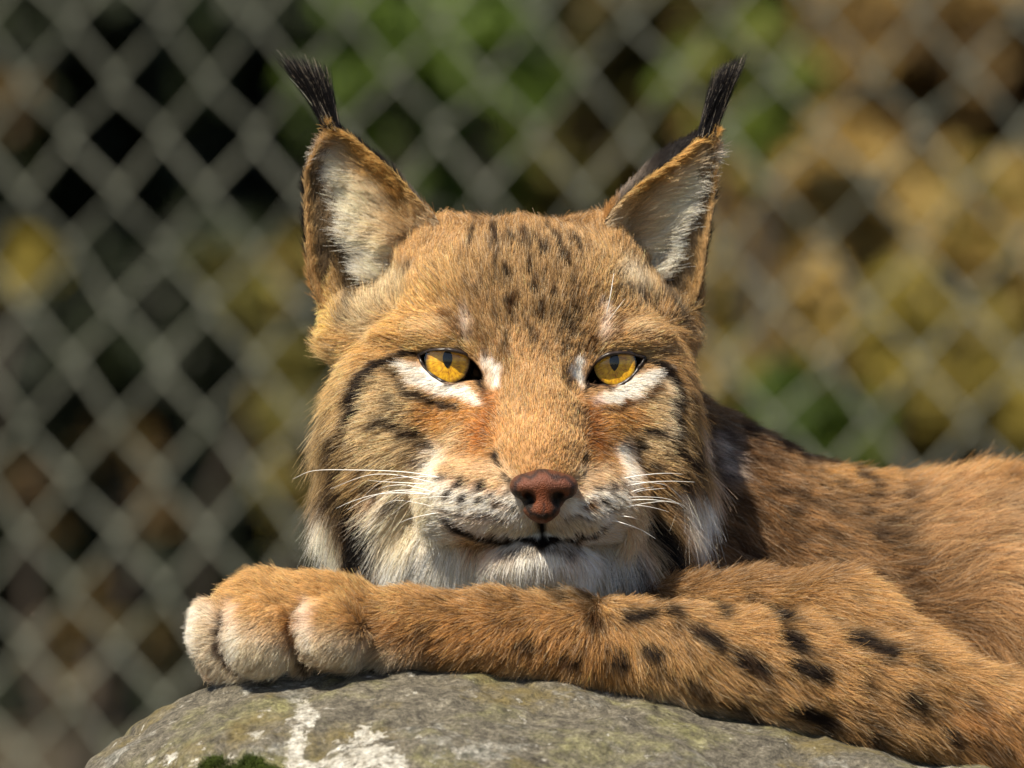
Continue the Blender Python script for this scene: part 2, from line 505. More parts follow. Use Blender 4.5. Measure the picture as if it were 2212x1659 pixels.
def bush(name, label, y, clumps, size, pal, mat, per=560, stems=4, tr=0.012, seed=0, spread=.12):
    """bush whose leaf clumps sit where the photograph shows them, at depth y; clumps (u, v, r) in photo units"""
    g = np.random.default_rng(100 + seed); kk = S * (D + y) / D
    cc = np.array([((u - UC) * kk, y + g.normal(0, spread), ZC - (v - VC) * kk) for u, v, r in clumps]); cr = np.array([r * kk for u, v, r in clumps])
    x = float(cc[:, 0].mean()); z0 = float(ground_z(x, y)) - .03
    root = empty(name, (x, y, z0)); props(root, label, 'bush')
    P_, C_ = [], []; pal = np.array(pal)
    for i, c in enumerate(cc):
        n_ = int(per * (r2 := (cr[i] / .06)) ** 1.6) + 40
        d = g.normal(0, 1, (n_, 3)); d /= np.linalg.norm(d, axis=1)[:, None]
        sub = g.normal(0, .62, (6, 3)) * cr[i]; sr = g.uniform(.35, .9, (6, 3)); sub[0] = 0; kq = g.integers(0, 6, n_)   # ragged sprays, not balls
        P_.append(c + sub[kq] + d * sr[kq] * (cr[i] * 1.15 * g.random(n_) ** .5)[:, None] * np.array([1, 1.3, 1]))
        w = np.clip(g.random() * .35 + g.random(n_) * .75, 0, .999) * (len(pal) - 1); j = w.astype(int); f = (w - j)[:, None]
        C_.append((pal[j] * (1 - f) + pal[np.minimum(j + 1, len(pal) - 1)] * f) * np.exp(g.normal(0, .2, n_))[:, None])
    pts = np.concatenate(P_); pts[:, 2] = np.maximum(pts[:, 2], z0 + .05)
    leaves(pts, size, np.concatenate(C_), root, mat)
    for j in range(min(stems, len(cc))):
        tgt = cc[j]; p0 = np.array([x + g.normal(0, .05), y + g.normal(0, .05), z0])
        mid = (p0 + tgt) / 2 + np.array([g.normal(0, .05), g.normal(0, .05), .06])
        pv, pf = tube(spline([p0, mid, tgt], 9), np.linspace(tr, tr * .35, 9), 6)
        mesh_obj('stem', pv, tri_fix(pf), bark, root)
    return root

mleaf = leaf_mat('leaf', (0, 0, 0), (0, 0, 0), (0, 0, 0))
mdark = leaf_mat('needle', (0, 0, 0), (0, 0, 0), (0, 0, 0), 0.1)
DK = [(0.006, 0.008, 0.004), (0.010, 0.014, 0.005), (0.016, 0.024, 0.007)]  # deep shade of the wood put into near-black leaf colours
GR = [(0.03, 0.045, 0.008), (0.06, 0.10, 0.012), (0.10, 0.155, 0.02), (0.15, 0.23, 0.03)]
OL = [(0.05, 0.045, 0.012), (0.10, 0.09, 0.02), (0.18, 0.165, 0.035)]
GO = [(0.22, 0.14, 0.04), (0.36, 0.24, 0.07), (0.48, 0.34, 0.11), (0.58, 0.43, 0.15)]
YL = [(0.17, 0.13, 0.025), (0.28, 0.22, 0.04), (0.38, 0.30, 0.05)]
BR = [(0.05, 0.03, 0.012), (0.12, 0.075, 0.025), (0.22, 0.14, 0.045)]
bush('green_bush', 'bright green leafy bush beyond the fence, above the crown of the head', 8.4, [(850, 50, 95), (1050, 85, 90), (950, 190, 90), (1010, 400, 85), (770, 190, 70), (1120, 230, 60), (920, 330, 70)], .045, GR, mleaf, seed=1)
bush('olive_bush', 'olive brown bush beyond the fence, between the two ears', 8.9, [(1120, 330, 90), (1260, 340, 100), (1370, 220, 90), (1440, 60, 100), (1280, 150, 70), (1430, 350, 90), (1180, 460, 90), (1330, 460, 90), (1300, 20, 60)], .05, BR[:2] + OL, mleaf, seed=2)
bush('green_bush', 'small light green bush beyond the fence, beside the upright dark ear tuft', 8.2, [(1680, 180, 75), (1600, 90, 70), (1500, 150, 55), (1640, 280, 60)], .045, OL[1:] + GR[2:], mleaf, seed=3)
bush('golden_bush', 'golden autumn bush beyond the fence, behind the ear with the upright tuft', 8.5, [(1780, 470, 110), (1850, 600, 110), (1700, 640, 110), (1900, 420, 100), (1610, 520, 100), (1640, 400, 80), (1760, 330, 80)], .05, GO, mleaf, seed=4)
bush('brown_bush', 'rusty brown autumn bush beyond the fence, high over the rump', 9.0, [(2050, 120, 120), (2180, 260, 120), (1950, 250, 100), (2160, 40, 100), (1880, 110, 100), (1780, 60, 100), (2060, 300, 90), (1980, 20, 90), (2280, 120, 100)], .05, BR + GO[1:2], mleaf, seed=5)
bush('tan_bush', 'tan and olive bush beyond the fence, over the middle of the back', 8.7, [(2060, 480, 110), (2180, 620, 110), (2040, 620, 90), (2220, 450, 100), (1960, 540, 80), (2300, 560, 100)], .05, OL[1:] + GO[1:3], mleaf, seed=6)
bush('yellow_bush', 'low yellow leaved bush beyond the fence, just above the back', 8.1, [(2050, 840, 95), (1950, 720, 80), (2180, 800, 90), (2120, 930, 80), (2260, 900, 80)], .04, OL[1:2] + YL, mleaf, seed=7)
bush('green_bush', 'low dark green bush beyond the fence, behind the back near the neck', 7.9, [(1830, 840, 75), (1740, 930, 80), (1880, 950, 80), (1660, 960, 60)], .04, GR[:3] + OL[1:2], mleaf, seed=8)
bush('golden_bush', 'low straw coloured bush beyond the fence, beside the shaded cheek', 8.3, [(1600, 700, 80), (1620, 830, 80), (1560, 920, 80), (1740, 770, 80), (1540, 620, 70), (1850, 720, 80)], .045, OL[1:] + GO[1:3], mleaf, seed=9)
bush('olive_bush', 'straggly olive and straw bush beyond the fence, beside the sunlit cheek', 8.0, [(560, 640, 70), (630, 760, 70), (500, 570, 50), (620, 560, 60), (640, 900, 50), (600, 1040, 55), (640, 1150, 60)], .04, OL + GO[1:2], mleaf, 200, seed=10)
bush('yellow_bush', 'small yellow leaved sapling beyond the fence, among the shaded evergreens', 7.4, [(70, 560, 46), (55, 620, 30)], .035, YL, mleaf, 200, 2, seed=11)
bush('brown_bush', 'low withered brown bush beyond the fence, level with the paw', 7.6, [(280, 960, 55), (310, 1130, 50), (200, 1330, 60), (60, 1080, 55), (330, 1420, 55), (120, 1500, 70), (40, 260, 60)], .035, BR[:2] + OL[:1], mleaf, 160, seed=12)
bush('shaded_evergreen', 'evergreen bush in near black shade colours beyond the fence, left of the bent ear tuft', 9.2, [(u, v, 110) for u in range(-60, 760, 130) for v in range(-40, 700, 150)], .07, DK, mdark, 260, 6, seed=13)
bush('shaded_evergreen', 'evergreen bush in deep shade colours beyond the fence, behind the paw and the low left corner', 8.8, [(u, v, 110) for u in range(-60, 720, 130) for v in range(680, 1700, 150)], .07, DK, mdark, 260, 6, seed=14)

bush('shaded_evergreen', 'broad evergreen bush in deep shade colours beyond the fence, before the post on the paw side', 9.0, [(u, v, 150) for u in range(-2300, -150, 190) for v in range(-100, 1300, 230)], .10, DK + OL[:1], mdark, 120, 8, seed=15, spread=.3)
bush('brown_bush', 'broad brown and gold bush beyond the fence, before the post on the rump side', 9.0, [(u, v, 150) for u in range(2480, 4700, 200) for v in range(-100, 1200, 230)], .10, BR + GO[:2], mleaf, 110, 8, seed=16, spread=.3)
rng = np.random.default_rng(20)
# trunks of the wood beyond, and evergreens with shade in their leaf colour on the left
def tree(label, x, y, r, h, pal, mat, size, count, crown_h):
    z0 = float(ground_z(x, y)) - 0.1
    root = empty('tree', (x, y, z0)); props(root, label, 'tree', 'trees beyond the fence')
    k = 14; tt = np.linspace(0, 1, k)
    wob = np.cumsum(rng.normal(0, 0.03, (k, 2)), 0)
    pts = np.stack([x + wob[:, 0], y + wob[:, 1], z0 + tt * h], 1)
    pv, pf = tube(pts, r * (1 - 0.75 * tt) * (1 + 0.5 * np.exp(-tt * 20)), 10)
    mesh_obj('trunk', pv, tri_fix(pf), bark, root)
    for j in range(7):
        a = rng.uniform(0, 6.28); s0 = rng.uniform(.3, .85); i = int(s0 * (k - 1))
        e = pts[i] + np.array([math.cos(a), math.sin(a), .35]) * rng.uniform(.7, 1.5)
        bv, bf = tube(spline([pts[i], (pts[i] + e) / 2 + [0, 0, .1], e], 6), np.linspace(r * .35, r * .08, 6), 6)
        mesh_obj('limb', bv, tri_fix(bf), bark, root)
    cl = 26; th = rng.uniform(0, 6.28, cl); rr = rng.random(cl) ** .5 * 1.5; hz = z0 + crown_h + (h - crown_h) * rng.random(cl)
    cc = np.stack([x + rr * np.cos(th), y + rr * np.sin(th), hz], 1); kk = rng.integers(0, cl, count)
    d = rng.normal(0, .28, (count, 3)); pal = np.array(pal)
    col = pal[rng.integers(0, len(pal), count)] * np.exp(rng.normal(0, .2, count))[:, None]
    leaves(cc[kk] + d, size, col, root, mat, 'crown')
tree('evergreen tree in deep shade colours beyond the fence, left of the bent ear tuft', -1.6, 10.5, .14, 6, DK, mdark, .16, 16000, .1)
tree('evergreen tree in deep shade colours beyond the fence, deep behind the left ear', -.75, 11.3, .13, 6, DK, mdark, .16, 16000, .1)
tree('slim brown leaved tree beyond the fence, behind the upright ear tuft', .95, 12.2, .10, 6, BR + OL, mleaf, .15, 7000, .5)
tree('slim olive leaved tree beyond the fence, behind the crown of the head', .15, 12.0, .09, 6, OL + DK, mleaf, .15, 7000, .5)
tree('brown leaved tree beyond the fence, far over the back', 1.9, 11.8, .12, 6, BR + OL, mleaf, .15, 8000, .4)

# ---- chain link fence
rng = np.random.default_rng(21)
def build_fence():
    FY, W, H, R = 4.45, 0.0930, 0.1050, 0.0022
    yaw = math.radians(-22)
    zb = 0.03
    root = empty('chain_link_fence', (0, FY, zb)); props(root, 'grey chain link fence of diamond wire mesh behind the animal', 'fence')
    mw, nt, out = new_mat('galvanised_wire'); L = nt.links.new
    b = nt.nodes.new('ShaderNodeBsdfPrincipled'); b.inputs['Roughness'].default_value = .55; b.inputs['Metallic'].default_value = .1
    tc = nt.nodes.new('ShaderNodeTexCoord'); no = N(nt, 'ShaderNodeTexNoise', Scale=7.0, Detail=5.0, Roughness=.7); L(tc.outputs['Object'], no.inputs[0])
    cr = nt.nodes.new('ShaderNodeValToRGB'); cr.color_ramp.elements[0].position = .35; cr.color_ramp.elements[1].position = .68
    cr.color_ramp.elements[0].color = (.08, .088, .066, 1); cr.color_ramp.elements[1].color = (.45, .455, .36, 1)
    L(no.outputs[0], cr.inputs[0]); L(cr.outputs[0], b.inputs['Base Color']); L(b.outputs[0], out.inputs[0])
    top = 2.15; nb = int(top / (H / 2))
    shared = {}
    for var in range(12):
        par = var % 2; pts = []
        for j in range(nb + 1):
            jx, jz = rng.normal(0, .0022), rng.normal(0, .0030)
            side = (j + par) % 2
            x = (W / 4) * (1 if side else -1) * 1.06
            z = j * H / 2
            # hooked bend: the wire swings from front to back where it catches its neighbour
            for e in (-0.13, 0.0, 0.13):
                zz = z + e * H / 2 * 0.55
                xx = x * (1.0 - 0.16 * abs(e) / 0.13 * 0.55)
                yy = R * 1.15 * (1 if e < 0 else -1 if e > 0 else 0)
                pts.append((xx + jx, yy, max(zz + jz, 0)))
        v, f = tube(pts, R, 6)
        shared[var] = (v, tri_fix(f))
    ca, sa = math.cos(yaw), math.sin(yaw); nw = 126; me = {}
    for i in range(-nw // 2, nw // 2 + 1):
        par = (i % 2) + 2 * int(rng.integers(0, 6))
        if par not in me:
            o = mesh_obj('wire', shared[par][0], shared[par][1], mw); me[par] = o
            o.parent = root
        else:
            o = me[par].copy(); C.objects.link(o); o.parent = root
        x = i * W / 2
        o.location = (x * ca, x * sa, 0); o.rotation_euler = (0, 0, yaw)
    mp = principled('fence_post_paint', (0.10, 0.12, 0.09), .6, .2, 20)
    ext = (nw // 2 + 1) * W / 2
    for sx in (-1, 1):
        x = sx * ext
        v, f = tube([(x * ca, FY + x * sa, -0.25), (x * ca, FY + x * sa, 1.1), (x * ca, FY + x * sa, 2.26)], .024, 14)
        mesh_obj('post', v, tri_fix(f), mp, root)
    for z in (.02, 1.9 + .26):
        v, f = tube([(-ext * ca, FY - ext * sa + .012, zb + z), (0, FY + .012, zb + z), (ext * ca, FY + ext * sa + .012, zb + z)], .006, 8)
        mesh_obj('tension_wire', v, tri_fix(f), mw, root)
build_fence()

# ---- boulder
rng = np.random.default_rng(22)
def build_boulder():
    fld = Field((-0.52, -0.42, -0.06), (0.80, 0.62, 0.72), 0.010)
    c = lambda u, v, y: P(u, v, y, -70)
    # nose of the rock under the paw, the long back sloping away to the right, and the broad foot
    fld.ell(c(845, 1450 + 640, -40), (166, 170, 128), 0.03)
    fld.ell(c(1150, 1500 + 800, 0), (230, 260, 158), 0.03)
    fld.ell(c(1800, 1588 + 900, -5), (330, 280, 172), 0.04)
    fld.ell((0.05, 0.08, 0.16), (430, 400, 300), 0.08)
    fld.ell((0.30, 0.18, 0.14), (420, 380, 300), 0.08)
    X, Y, Z = fld.grid(np.zeros(3, int), fld.n)
    sh = fld.d.shape
    q = np.stack([np.broadcast_to(a, sh).ravel() for a in (X, Y, Z)], 1)
    fld.d += (0.012 * fbm(q, 5.0, 3)[:, 0]).reshape(sh).astype(F) * np.clip((0.60 - Z) / 0.15, 0.0, 1)
    v, q, n = fld.nets()
    # finer mesh: split every quad in four twice, drawn back onto the field, then roughened
    me = bpy.data.meshes.new('tmp'); me.from_pydata(v.tolist(), [], q.tolist()); ob = bpy.data.objects.new('tmp', me); C.objects.link(ob)
    md = ob.modifiers.new('s', 'SUBSURF'); md.levels = 2; md.render_levels = 2
    dg = bpy.context.evaluated_depsgraph_get(); ev = ob.evaluated_get(dg); m2 = bpy.data.meshes.new_from_object(ev)
    v = np.empty(len(m2.vertices) * 3, F); m2.vertices.foreach_get('co', v); v = v.reshape(-1, 3).astype(float)
    nn = np.empty(len(m2.vertices) * 3, F); m2.vertices.foreach_get('normal', nn); nn = nn.reshape(-1, 3)
    q = np.empty(len(m2.loops), np.int32); m2.loops.foreach_get('vertex_index', q); q = q.reshape(-1, 4)
    bpy.data.objects.remove(ob); bpy.data.meshes.remove(me); bpy.data.meshes.remove(m2)
    v = v + nn * (0.0022 * fbm(v, 45.0, 5)[:, 1:2] + 0.0042 * fbm(v, 17.0, 3)[:, 2:3] - 0.0022 * np.clip(.12 - np.abs(fbm(v, 11.0, 4)[:, :1]), 0, .12) / .12)
    # lichen and moss areas on the stone
    u, w = UV(v, -90); wp = fbm(v, 60.0, 4) * 16
    def area(pts, r):
        d = np.full(len(v), 1e9)
        for (a0, b0), (a1, b1) in zip(pts[:-1], pts[1:]):
            dx, dy = a1 - a0, b1 - b0; t = np.clip(((u - a0) * dx + (w - b0) * dy) / (dx * dx + dy * dy), 0, 1)
            d = np.minimum(d, np.hypot(u + wp[:, 0] - a0 - t * dx, w + wp[:, 1] - b0 - t * dy))
        return np.clip((r - d) / 34 + .5, 0, 1) * (v[:, 1] < 0.05)
    white = np.maximum.reduce([area([(668, 1535), (650, 1580), (640, 1640), (650, 1760)], 26), area([(740, 1640), (800, 1600), (850, 1640), (870, 1700)], 34) * .95, area([(690, 1655), (790, 1680)], 30) * .8, area([(330, 1640), (420, 1650)], 22) * .45])
    moss = np.maximum(area([(500, 1676), (545, 1656), (600, 1672)], 24), area([(440, 1655), (470, 1640)], 14) * .8)
    col = np.stack([white, moss, np.zeros(len(v))], 1)
    m, nt, out = new_mat('lichen_stone'); L = nt.links.new
    b = nt.nodes.new('ShaderNodeBsdfPrincipled'); b.inputs['Roughness'].default_value = .85; b.inputs['Specular IOR Level'].default_value = .25
    tc = nt.nodes.new('ShaderNodeTexCoord')
    def noise(sc, det=8.0, ro=.6):
        n_ = N(nt, 'ShaderNodeTexNoise', Scale=sc, Detail=det, Roughness=ro); L(tc.outputs['Object'], n_.inputs['Vector']); return n_.outputs[0]
    def ramp(src, els):
        r = nt.nodes.new('ShaderNodeValToRGB')
        for i, (p, c_) in enumerate(els):
            e = r.color_ramp.elements[i] if i < 2 else r.color_ramp.elements.new(p)
            e.position = p; e.color = (*c_, 1)
        L(src, r.inputs[0]); return r.outputs[0]
    def mix(f, a, b_, blend='MIX'):
        x = N(nt, 'ShaderNodeMix', data_type='RGBA', blend_type=blend)
        if isinstance(f, float): x.inputs[0].default_value = f
        else: L(f, x.inputs[0])
        L(a, x.inputs[6]); L(b_, x.inputs[7]); return x.outputs[2]
    stone = ramp(noise(150, 12, .85), [(.33, (.04, .035, .027)), (.45, (.115, .102, .078)), (.55, (.21, .187, .14)), (.66, (.40, .36, .28))])
    ochre = ramp(noise(60), [(.3, (.15, .115, .045)), (.7, (.27, .215, .085))])
    olive = ramp(noise(160), [(.38, (.09, .084, .028)), (.62, (.42, .40, .16))])
    grey = ramp(noise(180), [(.38, (.12, .12, .10)), (.62, (.50, .48, .42))])
    k = ramp(noise(13, 6, .65), [(.49, (0, 0, 0)), (.66, (.85, .85, .85))]); stone = mix(k, stone, olive)
    k = ramp(noise(17, 5, .7), [(.55, (0, 0, 0)), (.66, (.85, .85, .85))]); stone = mix(k, stone, ochre)
    k = ramp(noise(24, 7, .7), [(.57, (0, 0, 0)), (.63, (.8, .8, .8))]); stone = mix(k, stone, grey)
    at = N(nt, 'ShaderNodeAttribute', attribute_name='col'); sep = nt.nodes.new('ShaderNodeSeparateColor'); L(at.outputs['Color'], sep.inputs[0])
    wl = ramp(noise(210, 8, .7), [(.30, (.20, .17, .12)), (.46, (.50, .47, .40)), (.66, (.78, .76, .69))])
    k = nt.nodes.new('ShaderNodeMath'); k.operation = 'ADD'; L(sep.outputs[0], k.inputs[0]); k.inputs[1].default_value = 0
    k2 = nt.nodes.new('ShaderNodeMath'); k2.operation = 'MULTIPLY_ADD'; L(noise(120, 8, .7), k2.inputs[0]); k2.inputs[1].default_value = 4.2; k2.inputs[2].default_value = -2.2
    k3 = nt.nodes.new('ShaderNodeMath'); k3.operation = 'ADD'; L(k.outputs[0], k3.inputs[0]); L(k2.outputs[0], k3.inputs[1])
    kk = ramp(k3.outputs[0], [(.36, (0, 0, 0)), (.64, (1, 1, 1))])
    stone = mix(kk, stone, wl)
    dk = ramp(noise(40, 8, .75), [(.33, (.35, .33, .30)), (.42, (1, 1, 1))]); stone = mix(.9, stone, dk, 'MULTIPLY')
    mo = ramp(noise(140), [(.35, (.012, .02, .003)), (.65, (.06, .085, .01))]); stone = mix(sep.outputs[1], stone, mo)
    gr = ramp(noise(520, 6, .8), [(.36, (.45, .45, .45)), (.62, (1.3, 1.3, 1.3))]); stone = mix(1.0, stone, gr, 'MULTIPLY')
    L(stone, b.inputs['Base Color'])
    bp = N(nt, 'ShaderNodeBump', Strength=1.0, Distance=.0026); L(noise(300, 8, .75), bp.inputs['Height'])
    bp2 = N(nt, 'ShaderNodeBump', Strength=.8, Distance=.004); L(noise(70, 8, .7), bp2.inputs['Height']); L(bp.outputs[0], bp2.inputs['Normal'])
    L(bp2.outputs[0], b.inputs['Normal']); L(b.outputs[0], out.inputs[0])
    root = empty('boulder', (0.05, 0.08, 0.0)); props(root, 'large grey boulder with white and olive lichen that the animal lies on', 'rock')
    mesh_obj('stone', v, q, m, root, col=col)
    # moss cushion
    tz = moss > .55
    idx = np.flatnonzero(tz & (nn[:, 1] < .2))
    if len(idx):
        r_ = rng.choice(idx, 9000); p = v[r_] + rng.normal(0, .0012, (9000, 3)); n_ = nn[r_]
        g = rng.normal(0, 1, (9000, 3))
        ms = grow(p, n_, g, np.full(9000, 2.6) * (0.7 + 0.5 * vnoise(p, 160)[:, 0]), np.full(9000, 58.), 1.2, .3, 0, 4, 2.0)
        base = np.array([.034, .044, .007]) * (1 + .6 * vnoise(p, 120)[:, :1])
        curves_obj('moss', ms, shade(base, 4, .35, 1.5, .3), .16, .05, hair_mat('moss_fibre', .6, .2), root)
    return fld
rock_field = build_boulder()

# ================================================================== LYNX
rng = np.random.default_rng(23)
lynx = empty('lynx', (0.06, 0.02, 0.60))
props(lynx, 'spotted tan lynx with black tufted ears lying with one foreleg across the boulder', 'lynx')

# outlines of the eye openings, photo units
EYE_L = [(908, 767), (929, 759), (957, 757), (980, 759), (1004, 766), (1023, 780), (1035, 795), (1041, 808), (1045, 822), (1022, 821), (1004, 823), (980, 828), (962, 824), (939, 811), (920, 794), (912, 780)]
EYE_R = [(1390, 774), (1374, 769), (1346, 764), (1313, 768), (1292, 781), (1279, 797), (1265, 825), (1282, 830), (1300, 830), (1323, 833), (1346, 825), (1366, 809), (1379, 791)]

def poly_sd(poly, x, z):
    """signed distance to a closed polygon (negative inside)"""
    d = np.full(x.shape, 1e9); s = np.zeros(x.shape, bool)
    for (x0, z0), (x1, z1) in zip(poly, poly[1:] + poly[:1]):
        ex, ez = x1 - x0, z1 - z0
        t = np.clip(((x - x0) * ex + (z - z0) * ez) / (ex * ex + ez * ez), 0, 1)
        d = np.minimum(d, np.hypot(x - x0 - t * ex, z - z0 - t * ez))
        c = (z0 <= z) != (z1 <= z)
        s ^= c & (x < x0 + (z - z0) / np.where(ez == 0, 1e-9, ez) * ex)
    return np.where(s, -d, d)

def build_head_field():
    f = Field(P(600, 1345, -78), P(1640, 425, 125), 0.00135)
    e = lambda u, v, y, r, k=8, op='u', rot=0: f.ell(P(u, v, y), r, k / 1000, op, rot)
    e(1128, 705, 46, (60, 55, 43), 10)                 # cranium
    e(1134, 880, 30, (67, 44, 56), 10)                # face
    e(1124, 574, 54, (54, 36, 17), 9)                # flat crown
    e(982, 528, 52, (16, 18, 11), 9); e(1276, 528, 54, (15, 18, 11), 9)
    e(1120, 640, 22, (44, 30, 30), 12)                # forehead
    e(950, 726, 11, (26, 17, 9), 10); e(1330, 730, 12, (22, 17, 9), 10)          # brows
    e(885, 850, 22, (24, 27, 20), 10); e(1386, 850, 24, (18, 27, 20), 10)        # cheek bones
    f.chain([P(1146, 700, 2), P(1152, 800, -6), P(1162, 900, -20), P(1168, 985, -36)], [15, 14, 17, 19], 0.010)   # bridge
    e(1172, 1030, -38, (17, 17, 12), 6)
    e(1062, 965, -6, (20, 21, 22), 12); e(1278, 968, -4, (17, 21, 22), 12)      # flanks of the muzzle
    e(1110, 1000, -24, (14, 18, 14), 9); e(1228, 1000, -23, (13, 18, 14), 9)
    e(1068, 1076, -27, (25, 23, 18), 7, rot=8); e(1256, 1078, -25, (22, 23, 18), 7, rot=-8)   # whisker pads
    e(1000, 1078, -12, (18, 22, 17), 8); e(1315, 1074, -10, (14, 22, 17), 8)
    e(1164, 1203, -22, (22, 19, 12), 3)               # chin
    e(1160, 1180, 18, (56, 34, 26), 6)                # jaw
    e(848, 955, 26, (28, 34, 46), 10); e(1418, 960, 28, (19, 34, 44), 10)        # cheeks
    e(814, 1102, 28, (17, 25, 28), 9); e(1428, 1085, 30, (15, 25, 24), 9)        # ruff
    e(915, 1190, 30, (32, 28, 24), 7); e(1335, 1190, 30, (24, 28, 22), 7)        # throat
    e(714, 640, 58, (5, 9, 20), 10, rot=-4); e(1496, 650, 61, (4, 9, 17), 8, rot=4)
    e(800, 722, 46, (20, 18, 16), 10); e(1428, 722, 48, (14, 18, 16), 10)
    e(868, 665, 46, (9, 13, 10), 8); e(1388, 665, 48, (8, 13, 10), 8)    # ear roots
    e(960, 545, 44, (10, 12, 9), 9); e(1300, 545, 46, (9, 12, 9), 9)
    f.cone(P(1140, 900, 70), P(1250, 980, 118), 58, 60, 0.02)
    # hollows: inner corners of the eyes, side of the muzzle
    e(1058, 812, -26, (7, 10, 9), 5, 's'); e(1250, 815, -24, (6, 10, 9), 5, 's')
    # openings of the eyes
    for poly, y0 in ((EYE_L, 12), (EYE_R, 12)):
        pw = [(P(a, b, 0)[0], P(a, b, 0)[2]) for a, b in poly]
        a, b = np.array(pw).min(0), np.array(pw).max(0)
        lo = np.array([a[0], -0.06, a[1]]); hi = np.array([b[0], y0 / 1000, b[1]])
        def fn(X, Y, Z):
            d2 = poly_sd(pw, *np.broadcast_arrays(X.astype(float), Z.astype(float)))
            return np.maximum(d2, Y - y0 / 1000).astype(F)
        f.put(lo, hi, fn, 0.0008, 's')
    return f

def build_body_field():
    f = Field(P(360, 2080, -125, -70), P(3300, 820, 285, 100), 0.0022)
    A = lambda u, v, y: P(u, v, y, -70)
    B = lambda u, v, y: P(u, v, y, 100)
    # neck, trunk, haunch
    f.chain([B(1250, 1010, 90), B(1480, 1190, 112), B(1760, 1340, 125), B(2250, 1376, 150), B(2800, 1384, 165)], [56, 58, 64, 68, 74], 0.015)
    f.ell(B(2000, 1560, 140), (150, 70, 70), 0.03)
    f.ell(B(2950, 1480, 150), (70, 78, 82), 0.02)
    f.ell(B(1330, 1260, 62), (52, 46, 36), 0.015)                    # chest
    # shoulder and upper arm folded against the flank
    f.chain([A(1440, 1325, 2), A(1640, 1350, 0), A(1800, 1405, -6), A(2095, 1625, -22)], [12, 19, 30, 32], 0.010)
    # foreleg laid along the rock
    f.chain([A(760, 1352, -68), A(870, 1356, -70), A(1060, 1368, -68), A(1250, 1388, -64), A(1480, 1420, -58), A(1700, 1452, -52), A(1950, 1512, -46), A(2180, 1600, -38)],
            [15.5, 14.5, 16.5, 18.0, 20.5, 22.0, 23, 25], 0.006)
    # paw: back of the hand and the toes
    f.ell(A(640, 1318, -66), (25, 18, 15), 0.006, rot=8)
    f.ell(A(700, 1330, -70), (22, 17, 17), 0.006)
    f.ell(A(463, 1385, -60), (9.5, 13, 18), 0.0018, rot=-14)
    f.ell(A(520, 1430, -60), (9, 12, 9.5), 0.003)
    f.ell(A(566, 1368, -80), (16.0, 14, 17.5), 0.0012, rot=-10)
    f.ell(A(530, 1300, -66), (16, 12, 10), 0.005, rot=-35)
    f.ell(A(712, 1362, -88), (14.5, 13, 14.0), 0.0012, rot=-4)
    f.ell(A(650, 1425, -70), (5, 8, 5), 0.002)
    f.ell(A(735, 1420, -76), (10, 9, 4.5), 0.002)
    # other foreleg folded under the chest, lower arm resting on the rock
    f.chain([B(1650, 1500, 60), B(1250, 1560, 70), B(1000, 1560, 80)], [26, 22, 20], 0.01)
    return f

HF = build_head_field(); BF = build_body_field()
hv, hq, hn = HF.nets(); bv, bq, bn = BF.nets()

# front depth of the head, for whiskers and lids
def head_front(u, v):
    p = P(u, v, 0); i = int((p[0] - HF.lo[0]) / HF.vox); k = int((p[2] - HF.lo[2]) / HF.vox)
    col = HF.d[i, :, k]; j = np.flatnonzero(col < 0)
    return (HF.lo[1] + j[0] * HF.vox) * 1000 if len(j) else 0.0

# ---- coat of the head
DKC = (40, 28, 22); BRN = (108, 66, 34); RST = (158, 90, 38); TAN = (186, 142, 98); GLD = (206, 156, 98); WHT = (248, 243, 234); CRM = (226, 208, 178); BUF = (204, 178, 140); ORG = (200, 136, 70); GRY = (172, 154, 126)
hc = Coat(560, 400, 1680, 1360, 0, TAN, 3)
st = hc.st
st((176, 138, 98), [(1140, 560), (1145, 700)], 130, 70)                       # forehead
st((150, 106, 64), [(1000, 470), (1130, 465), (1270, 470)], 34, 30, .8)
st((186, 146, 98), [(960, 600), (930, 650)], 50, 40, .6); st((186, 146, 98), [(1320, 600), (1360, 650)], 50, 40, .6)
st(GLD, [(900, 680), (800, 730), (740, 770)], 60, 50, .9); st(TAN, [(1400, 690), (1470, 760)], 50, 40, .6)
st((196, 162, 116), [(720, 800), (700, 900), (710, 1000)], 55, 40, .9)
st(BUF, [(840, 880), (850, 960), (830, 1010)], 80, 50, .95)
st(BUF, [(1410, 870), (1420, 960)], 45, 40, .8)
st(CRM, [(672, 850), (665, 960), (672, 1060)], 20, 24, .7)
st((186, 148, 102), [(740, 1000), (800, 1060)], 50, 40, .8)
st(ORG, [(1000, 900), (930, 900)], 36, 34, .8); st(ORG, [(1330, 910), (1370, 905)], 28, 30, .7)
st((190, 146, 102), [(1150, 780), (1160, 880)], 70, 40, .9)
st((202, 154, 106), [(1165, 930), (1168, 1010)], 84, 40, .95)
st((196, 126, 62), [(1040, 930), (1020, 985)], 32, 34, .75); st((182, 118, 62), [(1290, 950), (1295, 1000)], 26, 30, .7)
